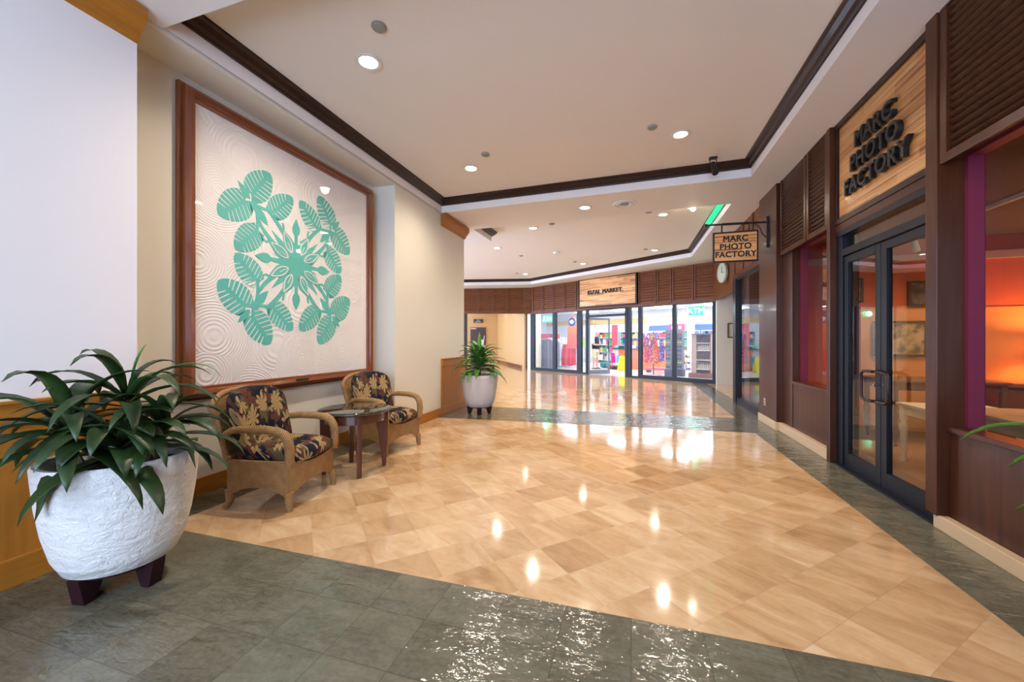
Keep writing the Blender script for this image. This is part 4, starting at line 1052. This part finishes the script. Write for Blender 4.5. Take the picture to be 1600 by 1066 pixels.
# checkout counter
t = fe('checkout_counter', 'checkout counter with an orange front and dark top inside the open market door', 'counter', 1.92, 3.4)
MB().box((.35,0,0),(2.3,.7,.88)).build('front', plain(lin(226,120,66), .5), t); MB().box((0,-.04,.88),(2.35,.74,.925)).build('worktop', plain((.03,.05,.06), .3), t); MB().box((0,.05,.0),(.35,.7,.88)).build('side', M['white'], t)
cz = .93
t = fe('cash_register', 'dark blue cash register screen on the checkout counter', 'cash register', 2.45, 3.75, cz)
MB().box((-.18,-.02,.22),(.18,.02,.50)).build('screen', plain(lin(56,72,110), .3), t); MB().box((-.03,0,0),(.03,.04,.24)).build('stand', M['black'], t); MB().box((-.16,-.15,0),(.16,.15,.05)).build('keypad', plain(lin(70,90,110)), t)
for i, (x, w, h, c, nm, lb) in enumerate(((.12,.16,.12,lin(120,220,190),'green','merchandise_box'),(.34,.22,.10,lin(60,70,90),'dark','merchandise_box'),(.60,.24,.16,lin(90,120,160),'blue','merchandise_box'),(.90,.18,.12,lin(230,230,235),'white','merchandise_box'))):
    o = MB().box((0,0,0),(w,.22,h)).build(lb, plain(c, .5), bevel=.008); ftag(o, 1.92+x, 3.42, cz, '%s box standing on the checkout counter' % nm, 'box')
# shirts hanging in front of the counter
for x, c, nm, z0, z1 in ((2.22,lin(216,36,150),'magenta',.28,.72),(2.46,lin(120,180,220),'sky blue',.30,.62),(2.62,lin(30,130,150),'teal',.30,.62),(1.98,lin(230,230,240),'white',.35,.75)):
    b = MB(); garment(b, 0, .09, z0-z1, 0, 0, random.Random(4), .04); o = b.build('hanging_shirt', plain(c, .8), None, True); ftag(o, x, 3.05, z1, nm + ' shirt hanging before the checkout counter', 'shirt')
t = fe('clothes_stand', 'low chrome stand carrying the bright shirts before the checkout counter', 'clothes rack', 1.88, 3.05)
MB().tube([(0,0,0),(0,0,.76),(.86,0,.66),(.86,0,0)], .010, 6).build('rail', M['chrome'], t)
o = MB().sq((0,0,.13), (.22,.16,.12), (.5,.4), 16, 8).build('basket', plain(lin(40,130,140), .6), None, True); ftag(o, 1.52, 3.45, .004, 'teal basket on the floor behind the customer', 'basket')
for i, (x, c, nm) in enumerate(((2.25,lin(120,60,60),'brown'),(2.62,lin(60,50,50),'dark'))):
    o = MB().sq((0,0,.09), (.17,.13,.09), (.5,.4), 16, 8).build('bag', plain(c, .6), None, True); ftag(o, x, 2.85, .004, nm + ' bag on the floor before the checkout counter', 'bag')
# caution floor sign
t = fe('caution_sign', 'yellow folding caution sign on the market floor right inside the open door', 'floor sign', 3.15, 2.25, .004, radians(8))
ye = plain(lin(238,232,20), .4)
def aboard(sg):
    b = MB(); Mx = Matrix.Rotation(radians(11*sg), 4, 'X') if True else None
    pf = [(-.17,0),(-.11,0),(-.09,.08),(.09,.08),(.11,0),(.17,0),(.11,.62),(.07,.66),(-.07,.66),(-.11,.62)]
    b.prism(pf, lambda x, z, y: tuple(Vector((x, y, z))), -.008, .008)
    return b
for sg, nm in ((-1,'front_panel'),(1,'rear_panel')):
    o = aboard(sg).build(nm, ye, t); o.matrix_local = Matrix.Translation((0, sg*.125, 0)) @ Matrix.Rotation(radians(11*sg), 4, 'X')
# red pillar, shelves at the back, signs
o = struct(fbox(MB(), (.88,5.0,0),(1.10,5.2,2.06)).build('trim_12', plain(lin(206,84,104), .5)))
b = fbox(MB(), (-5.4,7.12,2.22),(3.0,7.2,2.50)).build('trim_13', plain(lin(222,186,128), .6)); struct(b)
t = fe('fascia_sign', 'pale tan sign band with brown letters high on the market\'s back wall', 'sign', 2.0, 6.5, 2.12)
MB().box((0,0,0),(4.2,.05,.30)).build('band', plain(lin(232,214,186), .6), t)
text_mesh('lettering', ['COFFEE   DELI   GRINDS'], .24, plain(lin(176,110,80)), t, Matrix.Translation((2.1,-.004,.06)) @ Matrix.Rotation(pi/2,4,'X'), .004, 1.25)
for x0, x1, side in ((2.86,3.82,'left'),(4.85,5.85,'right')):
    o = MB().prism([(0,0),(.10,.24),(.14,.24),(.14,0)], lambda y, z, x: (x, y, z), 0, x1-x0).build('awning', plain(lin(70,104,160), .5)); ftag(o, x0, 5.0, 1.73, 'blue awning band at the back of the market, %s of the white column' % side, 'awning')
t = fe('poster', 'pink red promotional poster with a white mark, hanging deep in the market', 'poster', 4.33, 4.0, 1.69)
MB().box((0,0,0),(.66,.02,.27)).build('sheet', plain(lin(226,60,110), .5), t); MB().ball((.2,-.01,.14), (.09,.006,.09)).build('white_mark', M['white'], t); MB().ball((.48,-.01,.14), (.07,.006,.07)).build('white_mark', M['white'], t)
for x in (.05,.61): MB().tube([(x,.01,.27),(x,.01,1.20)], .004, 6).build('wire', M['chrome'], t)
struct(fbox(MB(), (4.85,4.6,0),(5.07,4.85,2.9)).build('trim_14', M['store_white']))
# wall shelving along the back
for i in range(6):
    s = -1.2 + i*1.45
    t = fe('shelving_unit', 'grey shelving of packets on the market\'s back wall, %s from the left' % ('first','second','third','fourth','fifth','sixth')[i], 'shelves', s, 6.75)
    MB().box((0,.36,0),(1.35,.40,1.75)).build('back_panel', plain(lin(222,226,234)), t)
    for z in (.15,.6,1.0,1.4,1.72): MB().box((0,0,z),(1.35,.36,z+.025)).build('shelf', plain(lin(200,206,216)), t)
    for x in (0,1.33): MB().box((x,0,0),(x+.02,.38,1.75)).build('side_panel', plain(lin(200,206,216)), t)
    r = random.Random(i)
    for z in (.175,.625,1.025,1.425):
        x = .04
        while x < 1.2:
            w = r.uniform(.09,.17); h = r.uniform(.16,.30); cn, c = r.choice([('red',lin(200,60,60)), ('yellow',lin(220,180,90)), ('blue',lin(80,120,190)), ('white',lin(240,240,240)), ('green',lin(90,150,110)), ('purple',lin(180,90,150))])
            o = MB().box((0,0,0),(w,.18,h)).build('packet', plain(c, .5)); ftag(o, s+x, 6.80, .004+z, '%s packet, %s shelf of the %s bay from the left on the market\'s back wall' % (cn, {.175:'lowest',.625:'second',1.025:'third',1.425:'highest'}[z], ('first','second','third','fourth','fifth','sixth')[i]), 'packet', 'packets on shelving bay ' + ('one','two','three','four','five','six')[i])
            x += w + .015
# lei and dress stand
t = fe('lei_stand', 'tall stand hung with orange and pink leis and dresses in the market window', 'display stand', 4.95, 1.45)
MB().tube([(0,0,0),(0,0,1.62)], .02, 8).build('pole', plain(lin(70,70,110)), t)
b = MB(); b.tube([(-.45,0,1.58),(.35,0,1.58)], .012, 6); b.tube([(-.45,0,1.58),(-.45,0,0)], .014, 6); b.build('crossbar', M['chrome'], t); MB().box((-.3,-.2,0),(.3,.2,.02)).build('stand_foot', M['chrome'], t)
def dressm(name, c1, c2, sc=14):
    q = NT(name); v = q.new('TexVoronoi'); v.inputs['Scale'].default_value = sc; q.l.new(q.co, v.inputs['Vector'])
    return q.base(q.ramp(v.outputs['Distance'], [(.25, c1), (.45, c2)]), .8)
dm = [dressm('red_floral_cloth', lin(250,170,90), lin(214,60,80)), dressm('pink_floral_cloth', lin(250,190,200), lin(206,80,140)), dressm('orange_floral_cloth', lin(250,200,90), lin(220,96,40)), dressm('purple_floral_cloth', lin(220,190,240), lin(110,60,160))]
r = random.Random(2)
for i, (x, k, z0, z1, w, lb) in enumerate(((-.40,3,.50,1.45,.10,'purple flowered dress at the left end of the lei stand'),(-.26,0,.45,1.10,.15,'red flowered dress low on the left of the lei stand'),(-.08,1,.46,1.15,.13,'pink flowered dress next to the pole of the lei stand'),(.10,2,.42,1.35,.12,'long orange dress right of the pole of the lei stand'),(.24,0,.50,1.05,.10,'red flowered dress at the right of the lei stand'),(.34,3,.55,1.30,.09,'purple flowered dress at the right end of the lei stand'))):
    b = MB(); garment(b, 0, w, z0-z1, 0, 0, r, .06); o = b.build('hanging_dress', dm[k], None, True); ftag(o, 4.95+x, 1.45-.04*(i % 2), z1, lb, 'dress')
for i, (x, z, k) in enumerate(((-.34,1.50,1),(-.22,1.40,0),(-.12,1.52,3),(.02,1.50,2),(.12,1.42,0),(.22,1.55,1),(-.26,1.22,2),(-.04,1.28,3))):
    b = MB(); Rr = .09; pts = [(Rr*.8*cos(a), -.09, z-.12+Rr*1.5*sin(a)) for a in [2*pi*q/14 for q in range(15)]]
    b.tube(pts, .024, 6, cap=False); o = b.build('flower_lei', dm[k], None, True); ftag(o, 4.95+x, 1.42-.012*i, 0, '%s flower lei looped on the lei stand in the market window' % ('red','pink','orange','purple')[k], 'lei', 'flower leis on the stand')
t = fe('low_bench', 'low pink red display bench behind the lei stand', 'bench', 4.10, 2.4); MB().box((0,0,.10),(1.0,.4,.20)).build('seat', plain(lin(190,100,110), .5), t)
for x in (.03,.93): MB().box((x,.03,0),(x+.04,.37,.10)).build('leg', plain(lin(150,90,100)), t)
# sunglasses towers
for s, d, lb in ((5.55,1.45,'narrow sunglasses tower beside the window post, left of it'),(5.84,1.72,'narrow sunglasses tower beside the window post, right of it')):
    t = fe('sunglasses_tower', lb, 'display stand', s, d)
    MB().box((-.10,-.08,.24),(.10,.08,1.66)).build('column', plain(lin(120,120,130), .4), t); MB().box((-.12,-.12,0),(.12,.12,.24)).build('base', plain(lin(70,66,90), .4), t)
    for i in range(9):
        z = .34 + i*.145; c = (lin(60,90,70), lin(200,170,90), lin(40,50,60), lin(150,40,60), lin(60,70,130))[i % 5]
        b = MB(); b.ball((-.045,-.10,z), (.040,.012,.030), 10, 6); b.ball((.045,-.10,z), (.040,.012,.030), 10, 6); b.box((-.01,-.105,z),(.01,-.10,z+.008)); b.box((-.088,-.10,z+.005),(-.082,-.0,z+.012)); b.box((.082,-.10,z+.005),(.088,-.0,z+.012))
        o = b.build('sunglasses', plain(c, .2)); ftag(o, s, d, 0, 'pair of sunglasses on the tower %s of the window post' % ('left' if s < 5.7 else 'right'), 'sunglasses', 'sunglasses on the %s tower' % ('left' if s < 5.7 else 'right'))
t = fe('hat_stand', 'low stand of small colourful goods left of the bottle shelf', 'display stand', 5.60, 2.4)
for z in (.15,.38,.60,.80): MB().box((0,0,z),(.34,.26,z+.015)).build('shelf', M['white'], t)
for x in (0,.325): MB().box((x,0,0),(x+.015,.26,.90)).build('side_panel', M['white'], t)
r = random.Random(9)
for z in (.165,.395,.615):
    for k in range(4):
        o = MB().ball((0,0,.05), (.033,.05,.05), 8, 6).build('trinket', plain(r.choice([lin(240,200,90), lin(220,90,120), lin(120,90,180), lin(240,240,240)]), .5)); ftag(o, 5.66+k*.075, 2.50, .004+z, 'small bright trinket on the low stand left of the bottle shelf', 'trinket', 'trinkets on the low stand')
# bottle shelf
t = fe('bottle_shelf', 'freestanding brown wooden shelf of bottles in the rightmost market window', 'shelf', 6.28, 1.6)
wd = plain(lin(150,112,96), .5)
MB().box((0,.0,.0),(.16,.42,1.50)).build('side_panel', plain(lin(178,146,130), .5), t); MB().box((.62,.0,.0),(.64,.42,1.50)).build('side_panel', wd, t); MB().box((.16,.40,0),(.62,.42,1.50)).build('back_panel', wd, t); MB().box((0,-.04,1.48),(.66,.42,1.52)).build('top', plain(lin(110,90,96)), t); MB().box((-.06,-.12,0),(.72,.44,.16)).build('plinth', plain(lin(128,72,60)), t)
for z in (.30,.62,.94,1.20): MB().box((.16,0,z-.02),(.62,.40,z)).build('shelf', plain(lin(220,214,210)), t)
cc = [lin(60,30,24), lin(196,176,160), lin(52,40,36), lin(110,70,50)]
for zi, z in enumerate((.30,.62,.94,1.20)):
    for k in range(7):
        h = .22 if zi < 3 else .2; b = MB(); b.lathe([(.026,0),(.027,h*.6),(.011,h*.8),(.011,h),(0,h)], 12)
        o = b.build('bottle', plain(cc[(zi*2+1) % 4 if zi != 3 else 3], .25), None, True); ftag(o, 6.28+.20+k*.062, 1.67, .005+z, 'bottle on the %s of the four shelves in the rightmost window' % ('lowest','second lowest','second highest','highest')[zi], 'bottle', 'bottles on the %s shelf' % ('lowest','second lowest','second highest','highest')[zi])
# customer
def person():
    t = fe('person', 'person in dark sleeveless top, beige shorts and sandals reading at the checkout counter', 'person', 1.62, 2.55)
    # local +x is where the person faces
    me = bpy.data.meshes.new('body'); P = [(0,0,.90),(.0,0,1.05),(-.01,0,1.22),(0,0,1.38),(.03,0,1.46),(.07,0,1.53),  # pelvis..neck, head base
      (0,.09,.86),(.02,.10,.48),(-.02,.10,.09),(.10,.11,.035),   # left leg
      (0,-.09,.86),(-.02,-.10,.48),(-.06,-.10,.09),(.06,-.11,.035),
      (-.01,.17,1.36),(.02,.22,1.10),(.24,.16,1.06),(.32,.13,1.08),
      (-.01,-.17,1.36),(.02,-.22,1.10),(.24,-.15,1.08),(.32,-.11,1.10)]
    Ed = [(0,1),(1,2),(2,3),(3,4),(4,5),(0,6),(6,7),(7,8),(8,9),(0,10),(10,11),(11,12),(12,13),(3,14),(14,15),(15,16),(16,17),(3,18),(18,19),(19,20),(20,21)]
    rad = [.13,.125,.13,.11,.055,.055,.085,.058,.04,.032,.085,.058,.04,.032,.06,.045,.034,.028,.06,.045,.034,.028]
    me.from_pydata(P, Ed, []); o = bpy.data.objects.new('body', me); C.objects.link(o); o.parent = t
    o.modifiers.new('skin', 'SKIN').use_smooth_shade = True
    for i, v in enumerate(me.skin_vertices[0].data): v.radius = (rad[i], rad[i]); v.use_root = (i == 0)
    o.modifiers.new('sub', 'SUBSURF').levels = 1; o.modifiers['sub'].render_levels = 2
    skin = plain(lin(222,160,140), .55); me.materials.append(skin)
    b = MB(); b.ball((.085,0,1.585), (.088,.070,.108), 18, 14, 0, Matrix.Rotation(radians(28),4,'Y')); b.ball((.175,0,1.565), (.018,.014,.022), 8, 6)
    for y in (-.073,.073): b.ball((.075,y,1.58), (.02,.012,.03), 8, 6)
    for y in (-.028,.028): b.ball((.160,y,1.592), (.010,.012,.006), 6, 4)
    b.box((.150,-.02,1.520),(.166,.02,1.527)); b.build('head', skin, t, True, auto=180)
    b = MB(); b.ball((.062,0,1.612), (.094,.076,.100), 16, 12, 0, Matrix.Rotation(radians(20),4,'Y')); b.v = [(x, y, max(z, 1.60 + (x-.06)*.35)) for x, y, z in b.v]; b.build('hair', plain(lin(196,150,140), .8), t, True)
    # shirt, shorts: shells around the torso and thighs
    def shell(rows, n=18):
        b = MB(); vs = []
        for z, cx, rx, ry in rows:
            for k in range(n): a = 2*pi*k/n; vs.append((cx+rx*cos(a), ry*sin(a), z))
        fs = [(i*n+k, i*n+(k+1)%n, (i+1)*n+(k+1)%n, (i+1)*n+k) for i in range(len(rows)-1) for k in range(n)]
        b.add(vs, fs); return b
    shell([(.86,0,.155,.180),(1.0,0,.165,.185),(1.15,-.01,.160,.185),(1.30,-.01,.150,.200),(1.40,.0,.120,.180),(1.45,.02,.07,.085)]).build('top', plain((.012,.014,.03), .8), t, True, auto=180)
    b = MB()
    for s in (-1, 1): b.tube([(-.01,s*.16,1.39),(0,s*.205,1.26),(.03,s*.225,1.14)], [.066,.068,.066], 12)
    b.build('sleeves', plain(lin(210,210,235), .8), t, True)
    b = shell([(.74,0,.150,.185),(.86,0,.158,.185),(.93,0,.155,.178)])
    for s in (-1, 1): b.tube([(0,s*.09,.84),(.01,s*.10,.66),(s*.01+.01,s*.105,.50)], [.098,.098,.102], 14)
    b.build('shorts', plain(lin(206,196,160), .8), t, True)
    for s, x in ((1,.04),(-1,.0)):
        MB().sq((x,s*.105,.022), (.145,.050,.022), (.6,.5), 16, 8).build('sandal', plain((.03,.03,.05), .6), t, True)
    for s in (-1, 1):   # hands: palm, four fingers, thumb
        b = MB(); b.ball((.355,s*.12,1.09), (.045,.038,.016), 10, 6)
        for k in range(4): b.tube([(.385,s*.12+(k-1.5)*.018,1.09),(.425-.006*abs(k-1.5),s*.12+(k-1.5)*.019,1.082),(.440-.008*abs(k-1.5),s*.12+(k-1.5)*.019,1.062)], [.0085,.008,.006], 6)
        b.tube([(.345,s*.085,1.09),(.375,s*.070,1.10),(.40,s*.072,1.098)], [.010,.009,.007], 6); b.build('hand', skin, t, True)
    return t
pt = person()
o = MB().box((-.08,-.10,0),(.08,.10,.008)).build('leaflet', M['white']); o.matrix_world = pt.matrix_world @ Matrix.Translation((.45,0,1.094)); tag(o, 'white leaflet held in both hands by the person in the market', 'leaflet')
# ------------------------------------------------------------------ photo shop things
def table(x0, y0, x1, y1, h, label, mat, name='display_table'):
    t = empty(name, label, 'table', ((x0+x1)/2, (y0+y1)/2, .012)); w, d = (x1-x0)/2, (y1-y0)/2
    MB().box((-w,-d,h-.03),(w,d,h)).build('tabletop', mat, t, bevel=.005); MB().box((-w+.04,-d+.04,h-.12),(w-.04,d-.04,h-.03)).build('apron', mat, t)
    for sx in (-1, 1):
        for sy in (-1, 1):
            MB().lathe([(.026,0),(.03,.03),(.018,.06),(.034,.12),(.030,.30),(.040,.38),(.024,.42),(.034,.46),(.034,h-.03)], 16, (sx*(w-.05), sy*(d-.05), 0)).build('leg', mat, t, True)
    return t
cr = plain(lin(226,210,178), .45)
table(2.72,4.75,3.45,5.30,.62,'white table with turned legs standing behind the shop\'s glass doors', cr)
table(3.0,5.9,4.1,6.6,.80,'long brown table behind the far door pane of the photo shop', plain(lin(110,70,40), .4))
table(2.55,3.3,3.4,4.35,.72,'pale table just inside the near shop window', plain(lin(150,128,92), .4))
t = empty('dresser', 'low brown dresser carrying the glowing lamp in the photo shop', 'dresser', (4.75,6.6,.012))
MB().box((-.7,-.28,.06),(.7,.28,.72)).build('body', plain(lin(96,52,28), .4), t); MB().box((-.74,-.31,.72),(.74,.31,.76)).build('top', plain(lin(140,90,56), .35), t); MB().box((-.66,-.25,0),(.66,.25,.06)).build('plinth', M['black'], t)
for i in range(3):
    dr = MB().box((-.66+i*.45,-.295,.12),(-.24+i*.45,-.28,.68)).build('drawer', plain(lin(112,62,34), .4), t); MB().ball((-.45+i*.45,-.31,.42), .018, 8, 6).build('knob', M['chrome'], dr)
t = empty('table_lamp', 'glowing orange table lamp on the dresser at the right edge', 'lamp', (4.98,6.62,.772))
MB().lathe([(.09,0),(.09,.02),(.03,.05),(.05,.12),(.06,.18),(.025,.26),(.012,.32),(.012,.40)], 20).build('base', plain((.10,.04,.02), .3), t, True)
MB().lathe([(.19,.32),(.13,.60)], 28, cap=False).build('lamp_shade', glow((1,.45,.12), 2.2, 'lamp_shade_glow'), t, True)
light('POINT', 'table_lamp_light', (4.98,6.62,1.28), 42, (1,.50,.18), .08)
def pic(x, z, w, h, c, label, y=6.98, y2=None):
    t = empty('wall_picture', label, 'picture', (x, y, z)); b = MB(); f = .03
    b.box((-w/2,-.03,-h/2),(w/2,0,-h/2+f)); b.box((-w/2,-.03,h/2-f),(w/2,0,h/2)); b.box((-w/2,-.03,-h/2+f),(-w/2+f,0,h/2-f)); b.box((w/2-f,-.03,-h/2+f),(w/2,0,h/2-f)); b.build('frame', plain((.05,.03,.015), .4), t)
    q = NT('printed_picture'); q.base(q.ramp(q.noise(q.co, 7, 4), [(.4, tuple(v*.25 for v in c)), (.6, c)]), .4); MB().box((-w/2+f,-.015,-h/2+f),(w/2-f,-.005,h/2-f)).build('print', q.m, t)
pic(3.93,1.95,.42,.36,(.16,.13,.10),'dark framed picture on the orange shop wall behind the door')
pic(3.62,1.32,.62,.50,(.50,.38,.20),'large gold framed picture low on the shop wall behind the door', 6.97)
pic(4.42,2.02,.20,.34,(.10,.16,.05),'small green picture on the orange wall seen through the near window')
pic(3.05,2.02,.30,.36,(.34,.30,.14),'yellowish picture high on the shop wall behind the far door leaf')
t = empty('track_light', 'white ceiling track with spotlights inside the photo shop', 'track light', (3.6,5.4,2.70))
MB().box((-.02,-1.6,-.02),(.02,1.5,.02)).build('track', M['trim_white'], t)
for y in (-1.3,-.5,.4,1.2):
    MB().tube([(0,y,-.02),(0,y,-.10),(.04,y+.05,-.20)], [.012,.03,.045], 12).build('lamp_head', M['trim_white'], t, True)
for x, y in ((3.7,5.9),(3.4,4.2),(4.2,3.4),(4.6,5.2)):
    light('SPOT', 'shop_lamp', (x, y, 2.62), 62, (1,.74,.48), .05, spot=140, blend=.8)
for i, (x, y) in enumerate(((3.95,6.2),(4.2,5.0))):
    o = MB().lathe([(0,-.01),(.07,-.01),(.08,0),(0,0)], 20).build('shop_downlight', glow((1,.85,.6), 14, 'shop_lamp_face')); o.location = (x, y, 2.719); tag(o, ('lit round lamp in the dark shop ceiling seen through the door','lit round lamp in the dark shop ceiling seen through the near window')[i], 'ceiling light')
t = empty('extension_cord', 'thin black cord hanging behind the near shop window', 'cord', (2.9,4.0,0)); MB().tube([(0,0,2.70),(.005,0,1.8),(.03,.02,.9),(.05,.03,.74)], .005, 6).build('cable', M['black'], t)
b = MB(); b.ball((0,0,.10), (.17,.10,.10), 12, 8); b.ball((.05,.12,.14), (.10,.10,.12), 10, 6); b.ball((-.02,-.12,.08), (.12,.09,.08), 10, 6)
o = b.build('cream_cushion', plain(lin(214,196,158), .9), None, True); o.location = (2.95,3.85,.735); tag(o, 'crumpled cream cloth cushion on the pale table in the near window', 'cushion')
